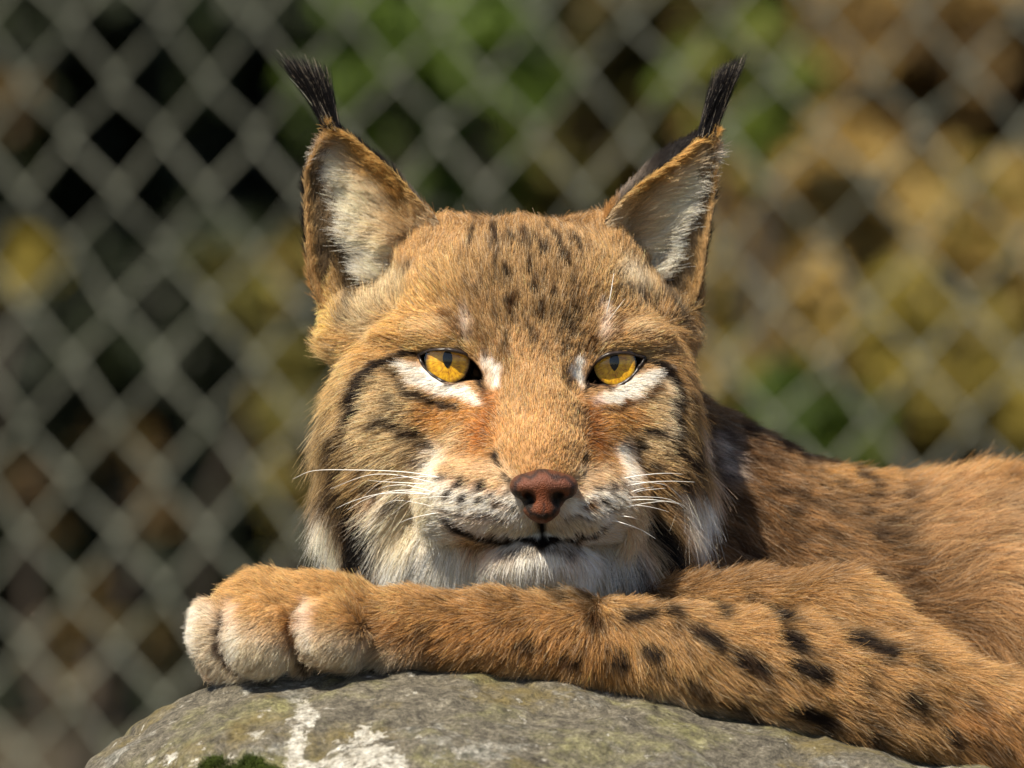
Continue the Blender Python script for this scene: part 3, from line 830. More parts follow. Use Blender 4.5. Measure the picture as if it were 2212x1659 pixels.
# white of muzzle, cheek streaks, throat
st(CRM, [(985, 945), (950, 985), (925, 1020)], 20, 28, .6)
st(WHT, [(945, 985), (925, 1010), (945, 1050)], 20, 24, .8)
st(WHT, [(1120, 1090), (1050, 1092), (985, 1076), (945, 1060)], 32, 26, .95)
st((225, 205, 175), [(1090, 1030), (1040, 1015), (1000, 1005)], 22, 22, .55)
st(WHT, [(1215, 1092), (1265, 1092), (1325, 1074)], 30, 24, .95)
st((222, 200, 170), [(1260, 1030), (1300, 1020)], 22, 22, .6)
st(WHT, [(1345, 970), (1352, 1025)], 15, 16, .9)
st(WHT, [(1150, 1165), (1165, 1250), (1165, 1320)], 75, 40, 1)
st(WHT, [(885, 1150), (910, 1230), (960, 1290), (1050, 1300)], 95, 40, 1); st(CRM, [(900, 1090), (860, 1130)], 50, 40, .9)
st((232, 228, 222), [(1300, 1180), (1330, 1240), (1260, 1290)], 70, 36, 1); st((205, 188, 158), [(1370, 1110), (1390, 1140)], 36, 34, .8)  # first stroke greys the right throat: shade put into the coat
st((236, 226, 206), [(694, 1080), (712, 1150), (722, 1230)], 28, 22, .95)
st(WHT, [(1500, 1080), (1530, 1120)], 44, 26, 1); st((225, 216, 206), [(1540, 930), (1555, 1010)], 22, 20, .8)
st((165, 128, 84), [(1480, 900), (1500, 1000), (1490, 1040)], 26, 24, .7)
# eye surroundings
st(CRM, [(900, 708), (955, 700)], 14, 26, .4)
st(CRM, [(1352, 703), (1390, 708)], 12, 24, .4)
st(WHT, [(1000, 672, 8), (1006, 700, 12), (1014, 740, 8)], 10, 13, .45); st(WHT, [(1304, 668, 7), (1306, 700, 11), (1302, 735, 7)], 9, 12, .45)
st((205, 165, 110), [(900, 745), (960, 738), (1020, 752)], 12, 14, .8); st((190, 150, 100), [(1300, 752), (1350, 745), (1400, 762)], 12, 14, .8)
st(WHT, [(862, 784, 6), (896, 807, 18), (945, 836, 17), (1000, 848, 15), (1040, 868, 8)], 12, 9, 1)
st(WHT, [(1050, 778, 5), (1066, 800, 14), (1070, 826, 9)], 10, 11, 1)
st(WHT, [(1256, 782, 5), (1245, 806, 12), (1250, 830, 7)], 9, 10, 1)
st(WHT, [(1282, 862, 7), (1340, 851, 16), (1395, 821, 17), (1442, 794, 7)], 12, 9, 1)
st((44, 28, 22), [(850, 800, 5), (882, 842, 7), (932, 868, 8), (985, 879, 6)], 6, 6, .95)
st((96, 58, 32), [(1442, 806, 4), (1410, 846, 7), (1345, 877, 7), (1295, 888, 5)], 6, 6, .95)
st(DKC, [(912, 762, 6), (870, 770, 8), (828, 786, 11), (796, 812, 13), (775, 850, 13), (766, 892, 11), (762, 925, 6)], 8, 5, 1)
st(DKC, [(1386, 770, 6), (1424, 782, 8), (1446, 802, 12), (1456, 845, 12), (1459, 895, 12), (1456, 945, 9), (1450, 985, 5)], 8, 5, 1)
st(CRM, [(1436, 830), (1442, 930)], 10, 12, .7)
for poly in (EYE_L, EYE_R): st((50, 34, 28), poly + poly[:1], 5, 4, 1)
st(DKC, [(1036, 818, 7), (1056, 848, 5)], 7, 5, 1); st(DKC, [(1272, 822, 7), (1260, 846, 4)], 6, 5, 1)
st(RST, [(1062, 862), (1052, 905), (1046, 940)], 17, 18, .75); st(RST, [(1276, 872), (1284, 925), (1296, 955)], 17, 18, .8)
# brow and forehead flecks
hc.dots(BRN, [(966, 682, 11), (984, 706, 9), (1000, 728, 7), (1334, 690, 10), (1326, 712, 8), (1044, 745, 9), (1022, 730, 8), (1280, 742, 10), (1262, 756, 7), (1072, 752, 6)])
for (a, b, c, d, r) in [(1066, 500, 1072, 545, 6), (1072, 550, 1062, 590, 6), (1104, 505, 1108, 535, 6), (1132, 505, 1140, 545, 7), (1160, 515, 1168, 560, 6), (1200, 520, 1212, 552, 7), (1214, 556, 1226, 585, 7), (1186, 480, 1190, 500, 5),
                        (1150, 620, 1150, 640, 7), (1196, 630, 1200, 646, 6), (1230, 606, 1236, 622, 7), (1068, 612, 1070, 622, 5), (1100, 660, 1104, 690, 6), (1172, 655, 1174, 690, 5), (1090, 590, 1092, 606, 5), (1130, 570, 1132, 596, 5), (1196, 690, 1196, 705, 5), (1140, 720, 1144, 745, 5), (1020, 500, 1024, 520, 6), (1250, 520, 1258, 545, 6), (1090, 730, 1092, 750, 5), (1230, 690, 1226, 715, 5)]:
    st((44, 27, 18), [(a + rng.normal(0, 4), b + rng.normal(0, 4)), (c + rng.normal(0, 4), d + rng.normal(0, 4))], r * .8 + rng.uniform(.5, 3), 5, rng.uniform(.75, 1))
for i in range(110):
    a, b = rng.uniform(990, 1290), rng.uniform(455, 770); st((88, 56, 32), [(a, b), (a + rng.normal(0, 2), b + 14)], 4.5, 5, .65)
for i in range(34):
    a, b = rng.uniform(690, 950), rng.uniform(640, 1080); st((120, 84, 52), [(a, b), (a - 14, b + 3)], 4, 6, .35)
for i in range(26):
    a, b = rng.uniform(1380, 1530), rng.uniform(640, 1040); st((110, 78, 48), [(a, b), (a + 12, b + 5)], 4, 6, .4)
# cheek spots and stripes
for pts, r, al in [([(812, 918), (826, 908), (850, 912), (866, 920)], 8, .95), ([(884, 936), (902, 940)], 9, .9), ([(915, 958), (930, 962)], 8, .7), ([(846, 858), (856, 880)], 9, .45),
                   ([(735, 930), (728, 975), (738, 1010)], 11, .95), ([(716, 880), (708, 920)], 7, .6), ([(745, 1010), (752, 1050)], 10, .9), ([(690, 1040), (700, 1075)], 8, .6), ([(775, 960), (770, 990)], 8, .7), ([(700, 940), (704, 985)], 6, .45), ([(762, 930), (758, 960)], 6, .8), ([(790, 1000), (806, 1004)], 8, .55), ([(815, 1040), (824, 1042)], 9, .7), ([(722, 1035), (735, 1075), (752, 1110)], 11, .9),
                   ([(880, 985), (905, 1000)], 8, .4), ([(700, 1000), (706, 1040)], 6, .5), ([(845, 1085), (862, 1090)], 9, .55)]:
    st((50, 34, 26), pts, r + 1, 9, min(1, al * 1.25))
for pts, r, al in [([(1398, 930), (1424, 932)], 10, .9), ([(1376, 952), (1384, 966)], 9, .75), ([(1350, 946), (1356, 956)], 8, .5), ([(1468, 975), (1486, 992)], 12, .95), ([(1480, 930), (1490, 950)], 9, .7), ([(1505, 945), (1510, 985)], 8, .7), ([(1405, 1008), (1414, 1014)], 9, .75),
                   ([(1460, 1020), (1468, 1040)], 12, .8), ([(1500, 1010), (1506, 1040)], 9, .6), ([(1490, 850), (1496, 880)], 8, .5), ([(1440, 1060), (1460, 1090)], 14, .6), ([(1400, 1075), (1420, 1085)], 12, .5)]:
    st((44, 30, 24), pts, r + 2, 8, min(1, al * 1.2))
st((22, 17, 15), [(764, 1062, 10), (776, 1110, 24), (780, 1160, 34), (770, 1210, 38), (760, 1270, 34)], 22, 12, 1)
st((20, 16, 15), [(1415, 1130, 16), (1436, 1165, 30), (1440, 1205, 24)], 24, 14, 1); st((40, 34, 30), [(1330, 1245), (1380, 1225)], 16, 16, .8)
st((26, 20, 17), [(1480, 1130), (1470, 1150)], 14, 12, .7)
# muzzle marks
hc.dots((34, 24, 21), [(965, 1028, 8), (1000, 1036, 10), (1040, 1049, 10), (1070, 988, 10), (1078, 1004, 6), (972, 1064, 8), (1002, 1071, 10), (1040, 1079, 9), (1068, 1086, 8), (1261, 985, 7), (1286, 1053, 8), (1312, 1045, 9), (1336, 1039, 7), (1270, 1087, 9), (1302, 1079, 9), (1332, 1072, 8)], .7, 1)
hc.dots((34, 24, 21), [(930, 1024, 5), (985, 1050, 5), (1020, 1060, 6), (1060, 1066, 6), (1105, 1096, 6), (1350, 1060, 5), (1318, 1062, 6), (1285, 1070, 6)], .7, .8)
st((120, 84, 56), [(1070, 1085), (1090, 1092)], 8, 6, .6); st((120, 80, 50), [(1256, 1092), (1280, 1084)], 7, 6, .7)
st((60, 42, 34), [(958, 1098), (1000, 1106), (1045, 1114), (1090, 1120)], 4, 6, .8); st((60, 44, 34), [(1222, 1120), (1280, 1110), (1332, 1096)], 4, 6, .8)
st(WHT, [(975, 1116), (1020, 1132), (1080, 1138)], 9, 9, .7); st(WHT, [(1225, 1138), (1270, 1130), (1305, 1114)], 8, 9, .7)
st((62, 44, 34), [(1258, 1000), (1258, 1026)], 4, 5, .6); st((60, 44, 36), [(1090, 1030), (1106, 1060)], 5, 6, .8)
st((182, 168, 134), [(1070, 1138), (1130, 1136), (1160, 1130)], 12, 14, .7); st((182, 168, 134), [(1176, 1130), (1215, 1138), (1275, 1130)], 12, 14, .7)
st((30, 20, 17), [(962, 1120, 3), (990, 1140, 8), (1035, 1155, 9), (1090, 1163, 8), (1165, 1165, 10), (1235, 1161, 8), (1283, 1150, 7), (1312, 1130, 3)], 9, 5, 1)  # darkness of the mouth crease painted into the coat
st((24, 17, 15), [(1168, 1108, 6), (1166, 1150, 8), (1166, 1166, 15)], 6, 5, 1)  # same crease darkening under the nose and at the middle of the mouth
st((92, 74, 56), [(1090, 1186), (1165, 1184), (1235, 1184)], 9, 12, .75); hc.dots((90, 62, 40), [(1110, 1200, 8), (1228, 1196, 9), (1250, 1180, 8)], .8, .6)
# ear roots
st((214, 172, 110), [(690, 560), (685, 640), (705, 700)], 28, 20, .9)
st((150, 120, 84), [(735, 600), (742, 670)], 20, 20, .8)
st((44, 34, 28), [(768, 560, 16), (772, 600, 18), (752, 660, 11), (742, 700, 7)], 14, 12, .9)  # shade of the hollow beside the ear root painted dark
st((196, 176, 142), [(800, 600), (840, 620), (800, 660), (780, 690)], 34, 28, .9)
st((40, 32, 28), [(870, 590, 9), (880, 584, 9)], 9, 8, .7)  # small shaded hollow at the inner ear base, painted in
st((190, 176, 150), [(1360, 590), (1395, 630)], 26, 24, .85); st((48, 38, 32), [(1440, 590, 16), (1455, 650, 14), (1480, 700, 10)], 14, 12, .9)  # dark stroke paints the shade of the other ear's hollow
st((150, 118, 78), [(1505, 590), (1500, 660)], 22, 18, .8)

HG = [  # combing of the head: u, v, du, dv, length, lift
    (1170, 1005, 0, -1, 2.0, 12), (1120, 990, -.4, -1, 2.2, 12), (1225, 990, .4, -1, 2.2, 12), (1165, 930, 0, -1, 2.4, 14), (1110, 920, -.35, -1, 2.8, 14), (1225, 920, .35, -1, 2.8, 14), (1152, 850, 0, -1, 3.2, 16), (1145, 760, 0, -1, 4.2, 18), (1100, 780, -.3, -1, 3.8, 18), (1195, 780, .3, -1, 3.8, 18),
    (1140, 650, 0, -1, 5.5, 22), (1060, 650, -.15, -1, 5.2, 22), (1220, 650, .15, -1, 5.2, 22), (1130, 550, 0, -1, 6.5, 28), (1130, 465, 0, -1, 6.5, 34), (1010, 560, -.25, -1, 6, 25), (1250, 560, .25, -1, 6, 25), (1000, 640, -.4, -1, 5, 20), (1290, 640, .4, -1, 5, 20), (930, 600, -.7, -.7, 6, 22), (1350, 600, .7, -.7, 6, 22), (960, 510, -.1, -1, 6, 28), (1290, 510, .1, -1, 6, 28),
    (960, 715, -.9, -.45, 4.5, 20), (1330, 715, .9, -.45, 4.5, 20), (1010, 720, -.3, -1, 4, 20), (1300, 720, .3, -1, 4, 20), (900, 730, -1, -.25, 5, 18), (1400, 740, 1, -.25, 5, 18), (960, 748, -.95, -.1, 3.2, 24), (1340, 754, .95, -.1, 3.2, 24),
    (830, 710, -1, -.2, 7, 22), (750, 730, -1, .05, 8.5, 24), (1450, 720, 1, -.1, 7, 22), (1500, 780, .8, .5, 6, 20), (850, 780, -1, .1, 5.5, 16), (780, 810, -1, .25, 7.5, 18), (700, 800, -.95, .3, 11, 24),
    (900, 815, -.95, .25, 3.6, 12), (960, 845, -.95, .2, 3.2, 12), (1020, 860, -.9, .25, 2.8, 12), (1300, 865, .9, .25, 2.8, 12), (1360, 845, .95, .2, 3.2, 12), (1420, 810, .95, .2, 3.8, 12), (1064, 805, .1, -1, 2.8, 14), (1250, 810, -.1, -1, 2.8, 14),
    (1050, 900, -.7, -.3, 3, 14), (1285, 910, .7, -.3, 3, 14), (1020, 960, -1, .1, 3.4, 14), (1305, 965, 1, .1, 3.4, 14),
    (950, 920, -1, .1, 5, 16), (880, 920, -1, .2, 6.5, 18), (800, 920, -1, .35, 9, 20), (720, 920, -.9, .55, 14, 24), (670, 880, -.9, .45, 15, 28), (680, 1000, -.6, .8, 15, 26), (740, 1020, -.7, .7, 15, 22), (820, 1010, -.85, .5, 10, 18), (900, 1010, -1, .25, 6.5, 16), (680, 1080, -.35, 1, 20, 22), (760, 1110, -.25, 1, 16, 16), (850, 1080, -.75, .65, 12, 18),
    (880, 1140, -.45, .9, 16, 18), (800, 1190, -.1, 1, 17, 14), (720, 1180, -.1, 1, 20, 18), (960, 1200, -.25, 1, 15, 16), (1050, 1230, -.1, 1, 12, 14),
    (1400, 900, 1, .15, 5.5, 16), (1460, 880, .9, .4, 6, 16), (1400, 980, 1, .3, 7, 18), (1500, 930, .6, .75, 9, 20), (1520, 1020, .5, .85, 15, 24), (1480, 1080, .4, .9, 16, 20), (1540, 1080, .35, .9, 16, 22), (1420, 1060, .8, .6, 12, 20), (1370, 1060, .95, .3, 7, 16), (1370, 1130, .6, .8, 14, 18), (1430, 1160, .45, .9, 20, 22), (1340, 1200, .35, 1, 15, 16), (1270, 1230, .15, 1, 12, 14),
    (1090, 1075, -.9, .35, 2.8, 14), (1030, 1075, -1, .2, 3.4, 16), (970, 1080, -1, .25, 4.6, 18), (1245, 1080, .9, .35, 2.8, 14), (1310, 1075, 1, .2, 3.8, 16), (1120, 1130, -.5, .9, 3.4, 18), (1215, 1130, .5, .9, 3.4, 18), (1000, 1125, -.8, .5, 4, 16), (1310, 1115, .8, .5, 4, 16), (1040, 1148, -.4, .9, 4, 18), (1270, 1145, .4, .9, 4, 18),
    (1165, 1190, 0, 1, 4, 20), (1165, 1240, 0, 1, 6, 24), (1100, 1215, -.2, 1, 6, 20), (1230, 1215, .2, 1, 6, 20), (1165, 1150, 0, 1, 3, 18),
    (800, 660, -.1, -1, 9, 34), (850, 630, -.35, -.95, 8, 34), (690, 620, -.3, -.95, 4.5, 22), (690, 690, -.5, .8, 5, 22), (740, 690, -.3, -1, 9, 32), (1400, 645, .1, -1, 9, 34), (1440, 675, .3, -1, 8, 34), (1510, 640, .3, -.95, 5, 24), (1515, 700, .5, .8, 6, 22),
]

def hair_mask_eyes(p):
    u, v = UV(p, 0); m = np.ones(len(p), bool)
    for poly in (EYE_L, EYE_R): m &= poly_sd(poly, u, v) > 6.0
    m &= ~((np.abs((u - 1173) / 71) ** 2.4 + np.abs((v - 1050) / 30) ** 2.4 < 1) & (p[:, 1] < -0.02))
    m &= ~((np.abs(u - 1170) < 34) & (v > 1050) & (v < 1112) & (p[:, 1] < -0.02))
    return m

mbody = principled('skin_under_fur', (.3, .2, .1), .9, attr='col', spec=.1)
mhair = hair_mat('fur')

def cull(lo):
    return lambda c, n: np.where(-n[:, 1] > lo, 1.0, 0.0)

def head_hair(count, u_lim, ln_mul, seg, r0, mess, name, only=None, clump=1.0, cl=3.0):
    p, n = scatter(hv, hq, hn, count, cull(-0.45))
    k = hair_mask_eyes(p) & (BF.sample(p) > -0.003)
    u, v = UV(p, 0)
    if only is not None: k &= only(u, v, p)
    p, n, u, v = p[k], n[k], u[k], v[k]
    g, ln, lf = guide_at(HG, p, 0, 40)
    pts = grow(p, n, g, ln * ln_mul, lf + 6, clump, mess, np.clip((ln - 9) / 40, 0, .25) * 1.0, seg, cl)
    col = hc.at(p * .5 + pts[:, seg // 2] * .5)
    return name, pts, col, r0

# long-haired ruff region (cheeks and throat) against the short face
def ruffness(u, v):
    a = np.clip((760 - u + np.clip(v - 900, 0, 300) * .55) / 60, 0, 1) * (v > 760)
    b = np.clip((u - 1450 + np.clip(v - 900, 0, 300) * .5) / 50, 0, 1) * (v > 760)
    c = np.clip((v - 1170) / 20, 0, 1)
    return np.maximum(np.maximum(a, b), c)
def only_face(u, v, p): return rng.random(len(u)) > ruffness(u, v)
def only_ruff(u, v, p): return rng.random(len(u)) < ruffness(u, v)

name, pts, col, r0 = head_hair(430000, None, .88, 5, .11, .09, 'face_fur', only_face, .6, 2.4)
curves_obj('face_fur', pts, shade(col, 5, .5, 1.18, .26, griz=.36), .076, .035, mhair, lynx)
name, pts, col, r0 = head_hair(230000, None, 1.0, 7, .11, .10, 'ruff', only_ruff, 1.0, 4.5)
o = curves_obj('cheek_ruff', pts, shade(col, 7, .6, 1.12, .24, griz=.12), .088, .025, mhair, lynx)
o['label'] = 'long pale cheek and throat ruff with black side stripes'

# ---- coats of foreleg and trunk
ac = Coat(330, 1150, 2700, 1800, -70, (186, 140, 94), 11)
st = ac.st
st((200, 156, 106), [(520, 1290), (640, 1270), (800, 1300)], 60, 40, .9)
st((204, 190, 168), [(430, 1330), (440, 1420), (520, 1470)], 44, 30, .95); st((208, 194, 170), [(520, 1400), (600, 1430)], 60, 36, .95); st((206, 190, 164), [(690, 1400), (800, 1425), (890, 1440)], 44, 34, .95)
st((238, 232, 226), [(500, 1310), (496, 1370), (512, 1410)], 14, 16, .45); st((238, 232, 226), [(668, 1300), (662, 1340), (672, 1390)], 14, 16, .5); st((236, 230, 222), [(415, 1320), (410, 1400)], 12, 12, .7)  # highlights on the toe edges painted pale into the coat
st((56, 36, 30), [(482, 1322, 4), (470, 1365, 8), (478, 1410, 8), (508, 1442, 6)], 5, 6, .95); st((52, 33, 27), [(648, 1305, 4), (634, 1350, 8), (642, 1400, 8), (662, 1440, 7)], 5, 6, .95)  # crease shadows between the toes painted as dark lines
st((150, 92, 44), [(790, 1330), (860, 1380), (930, 1400)], 34, 36, .6); st((160, 100, 48), [(630, 1330), (625, 1400)], 10, 12, .6)
st((170, 112, 58), [(1000, 1360), (1200, 1400), (1300, 1420)], 60, 60, .6)
st((150, 116, 78), [(960, 1460), (1080, 1475)], 20, 20, .6)
st((208, 190, 160), [(1120, 1478), (1280, 1505), (1480, 1540), (1700, 1590)], 26, 26, .85); st((206, 186, 156), [(1380, 1512), (1450, 1525)], 24, 22, .7)
st((178, 132, 86), [(1600, 1290), (1800, 1330), (2000, 1450)], 70, 60, .85)
st((142, 102, 68), [(1380, 1250), (1600, 1230), (1800, 1220)], 50, 40, .85)
st((164, 122, 82), [(1900, 1550), (2150, 1650)], 80, 60, .7); st((170, 112, 64), [(2100, 1560), (2210, 1640)], 60, 50, .7)
SPOT = (34, 22, 16)
for pts_, r, al in [([(1500, 1362), (1545, 1385)], 13, 1), ([(1590, 1416), (1640, 1440)], 17, 1), ([(1650, 1318), (1690, 1338)], 13, .9), ([(1690, 1372), (1725, 1392)], 13, .95), ([(1718, 1430), (1765, 1448)], 15, 1), ([(1840, 1372), (1890, 1405)], 13, .95), ([(1905, 1408), (1920, 1414)], 11, .9),
                    ([(1720, 1530), (1775, 1560)], 17, 1), ([(1590, 1530), (1620, 1545)], 13, .75), ([(1480, 1470), (1510, 1490)], 12, .75), ([(1395, 1395), (1415, 1400)], 12, .9), ([(1330, 1412), (1340, 1420)], 10, .9), ([(1230, 1415), (1250, 1425)], 11, .85), ([(1140, 1385), (1150, 1392)], 9, .7),
                    ([(1340, 1330), (1400, 1328)], 11, .9), ([(1285, 1330), (1295, 1340)], 11, .85), ([(1200, 1282), (1230, 1290)], 8, .7), ([(1260, 1285), (1280, 1298)], 9, .8), ([(1440, 1318), (1460, 1332)], 10, .8), ([(1540, 1310), (1560, 1326)], 9, .8), ([(1960, 1500), (1985, 1530)], 14, .8), ([(2040, 1585), (2060, 1600)], 13, .85), ([(1870, 1590), (1890, 1600)], 11, .7),
                    ([(2110, 1610), (2160, 1630)], 18, .6), ([(1980, 1420), (2010, 1445)], 9, .5), ([(1640, 1480), (1655, 1490)], 9, .5), ([(2080, 1500), (2110, 1530)], 10, .5), ([(1850, 1470), (1880, 1490)], 9, .4), ([(1420, 1440), (1440, 1452)], 9, .6), ([(1500, 1530), (1520, 1540)], 9, .5)]:
    st(SPOT, pts_, r + 4, 11, min(1, al * 1.15))
for i in range(80):
    a, b = rng.uniform(880, 1320), rng.uniform(1275, 1440); st((92, 56, 30), [(a, b), (a + 12, b + 10)], 4.5, 6, .6)
for i in range(110):
    a, b = rng.uniform(1380, 2200), rng.uniform(1240, 1640); st((84, 54, 32), [(a, b), (a + 18, b + 10)], rng.uniform(4, 8), 8, rng.uniform(.3, .75))

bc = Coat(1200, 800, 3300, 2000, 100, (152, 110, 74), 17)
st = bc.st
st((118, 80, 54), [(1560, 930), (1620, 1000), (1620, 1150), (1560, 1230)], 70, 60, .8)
st((184, 132, 78), [(1800, 1010), (2000, 1010), (2300, 1010)], 36, 40, .8)
st((188, 144, 104), [(2050, 1150), (2250, 1250), (2300, 1400)], 130, 90, .9)
st((205, 172, 138), [(2180, 1120), (2220, 1230)], 50, 50, .5)
st((128, 84, 48), [(1900, 1180), (1960, 1260), (2060, 1360)], 24, 34, .6)
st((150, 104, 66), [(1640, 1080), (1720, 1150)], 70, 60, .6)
st((228, 218, 208), [(1556, 950), (1572, 1020)], 20, 20, .6)
for i in range(230):
    a, b = rng.uniform(1520, 1960), rng.uniform(900, 1300); st((66, 42, 28), [(a, b), (a + 20, b + 10)], rng.uniform(4, 7), 7, rng.uniform(.4, .9))
for i in range(120):
    a, b = rng.uniform(1900, 2500), rng.uniform(980, 1500); st((120, 78, 46), [(a, b), (a + 20, b + 10)], 6, 10, rng.uniform(.2, .5))
for a, b, r in [(1870, 1060, 9), (1850, 1100, 10), (1880, 1150, 10), (1900, 1120, 9), (1700, 1050, 8), (1760, 1130, 8), (1720, 1230, 9), (1590, 1170, 10), (1960, 1350, 10)]:
    st((60, 38, 26), [(a, b), (a + 16, b + 8)], r, 8, .8)

AG = [  # foreleg combing
    (470, 1300, -.8, -.5, 6, 30), (420, 1380, -1, .1, 6, 32), (450, 1460, -.6, .8, 5.5, 28), (600, 1240, -.5, -.9, 7, 34), (560, 1330, -.7, .3, 5, 22), (560, 1420, -.5, .85, 5.5, 24), (700, 1300, -.7, -.2, 6, 24), (700, 1400, -.6, .75, 6, 24), (800, 1270, -.8, -.3, 7, 28), (850, 1340, -.9, .2, 7.5, 24), (850, 1420, -.5, .85, 8, 26),
    (1000, 1280, -.8, -.2, 8, 28), (1000, 1370, -.75, .5, 8, 28), (1000, 1450, -.3, 1, 9, 28), (1200, 1290, -.6, .2, 8.5, 28), (1200, 1390, -.4, .8, 9, 28), (1200, 1480, -.1, 1, 10, 28),
    (1400, 1300, .3, .4, 9, 26), (1400, 1400, .3, .8, 10, 26), (1400, 1500, .5, .8, 10, 26), (1600, 1300, .9, .35, 10, 22), (1600, 1420, .8, .6, 10, 24), (1600, 1530, .85, .4, 11, 26), (1800, 1330, .85, .5, 11, 20), (1800, 1450, .85, .5, 11, 22), (1800, 1570, .9, .35, 11, 26), (2000, 1440, .8, .6, 12, 20), (2050, 1580, .8, .5, 12, 24), (2200, 1600, .7, .7, 12, 24),
    (1450, 1240, .8, .4, 11, 20),
]
BG = [  # trunk combing
    (1550, 930, .7, .6, 11, 24), (1600, 1050, .8, .5, 12, 22), (1650, 1180, .9, .4, 12, 20), (1750, 1010, .9, .25, 8, 24), (1800, 1100, .9, .4, 12, 20), (1800, 1230, .8, .6, 12, 18), (1950, 1000, 1, .0, 7, 26), (1950, 1120, .9, -.2, 14, 20), (2000, 1250, .8, -.3, 17, 24), (2150, 1010, 1, -.05, 8, 26), (2150, 1150, .9, -.1, 18, 24), (2200, 1300, .6, .6, 20, 28), (2100, 1400, .5, .8, 18, 26), (2500, 1200, 1, .2, 16, 24),
    (1420, 1230, .6, .5, 10, 20),
]

def split_arm(p):
    """True where a point of the trunk mesh belongs to the foreleg and shoulder in front"""
    u, v = UV(p, -70)
    edge = np.interp(u, [300, 1350, 1500, 1700, 1880, 2000, 2130, 2212, 2400], [1000, 1215, 1195, 1165, 1185, 1330, 1450, 1500, 1600])
    return (p[:, 1] < 0.03) & (v > edge - 25)

def frame_keep(p):
    u, v = UV(p, 0); return (u > 300) & (u < 2560) & (v < 1830)

p, n = scatter(bv, bq, bn, 820000, lambda c, n: np.where((-n[:, 1] > -0.4) & frame_keep(c), 1.0, 0.0))
k = (HF.sample(p) > 0.001) & (rock_field.sample(p) > -0.004)
p, n = p[k], n[k]
arm = split_arm(p)
pa, na = p[arm], n[arm]
g, ln, lf = guide_at(AG, pa, -70, 60)
ua, va = UV(pa, -70)
pawm = ua < 760
pts = grow(pa, na, g, ln * np.where(pawm, .68, .70), lf, .8, .13, .02, 6, 3.0)
col = ac.at(pa * .45 + pts[:, 3] * .55)
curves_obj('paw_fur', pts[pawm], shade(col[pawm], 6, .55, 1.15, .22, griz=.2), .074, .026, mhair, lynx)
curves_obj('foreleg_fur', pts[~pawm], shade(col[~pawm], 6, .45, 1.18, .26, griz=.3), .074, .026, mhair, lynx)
pb, nb = p[~arm], n[~arm]
g, ln, lf = guide_at(BG, pb, 100, 90)
ub, vb = UV(pb, 100)
pts = grow(pb, nb, g, ln * (.62 + .38 * np.clip((ub - 1850) / 150, 0, 1)), lf, 1.0, .14, .03, 6, 4.5)
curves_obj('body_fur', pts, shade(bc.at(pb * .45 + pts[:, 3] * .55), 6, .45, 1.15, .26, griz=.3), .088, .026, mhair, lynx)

# ---- ears: cupped sheets grown onto the head mesh
def ear(inner, outer, yi, yo, depth, backv, fold):
    n1, n2 = 44, 40
    I = spline([P(a, b, y) for (a, b), y in zip(inner, yi)], n1); O = spline([P(a, b, y) for (a, b), y in zip(outer, yo)], n1)
    t = np.linspace(0, 1, n1)[:, None]; s = np.linspace(0, 1, n2)[None]
    Fv = I[:, None] * (1 - s[..., None]) + O[:, None] * s[..., None]
    w = np.linalg.norm(O - I, axis=1)[:, None]
    cup = np.sin(np.pi * s ** 0.8) ** 0.8 * np.minimum(w * depth, 0.014)
    Fv = Fv + cup[..., None] * np.array([0, 1.0, 0])
    # back of the ear: follows the cup a little behind it and swells on the side of the crown
    sw = np.sin(np.pi * s) * (1 - t) ** 0.7
    Bv = Fv + np.array([0, 0.0022, 0]) + (np.sin(np.pi * s) ** .5 * 0.0012)[..., None] * np.array([0, 1, 0]) + (np.sin(np.pi * np.clip(s * 1.6, 0, 1)) * np.sin(np.pi * np.clip(t * .9 + .1, 0, 1)) ** .8)[..., None] * np.array(backv)
    idx = np.arange(n1 * n2).reshape(n1, n2)
    f = np.stack([idx[:-1, :-1], idx[:-1, 1:], idx[1:, 1:], idx[1:, :-1]], -1).reshape(-1, 4)
    v = np.concatenate([Fv.reshape(-1, 3), Bv.reshape(-1, 3)])
    fb = f[:, ::-1] + n1 * n2
    edges = [np.concatenate([idx[:, 0]]), idx[:, -1], idx[-1, :], idx[0, :]]
    rim = []
    for e in edges:
        rim.append(np.stack([e[:-1], e[1:], e[1:] + n1 * n2, e[:-1] + n1 * n2], -1))
    return Fv, Bv, v, np.concatenate([f, fb] + rim), (n1, n2)

def grid_normals(G, flip):
    a = np.gradient(G, axis=0); b = np.gradient(G, axis=1); n = np.cross(a, b); n /= np.linalg.norm(n, axis=2)[..., None] + 1e-12
    return n * flip

def bil(G, t, s):
    n1, n2 = G.shape[:2]; a = np.clip(t * (n1 - 1), 0, n1 - 1.001); b = np.clip(s * (n2 - 1), 0, n2 - 1.001)
    i = a.astype(int); j = b.astype(int); f = (a - i)[:, None]; g = (b - j)[:, None]
    return (G[i, j] * (1 - f) + G[i + 1, j] * f) * (1 - g) + (G[i, j + 1] * (1 - f) + G[i + 1, j + 1] * f) * g

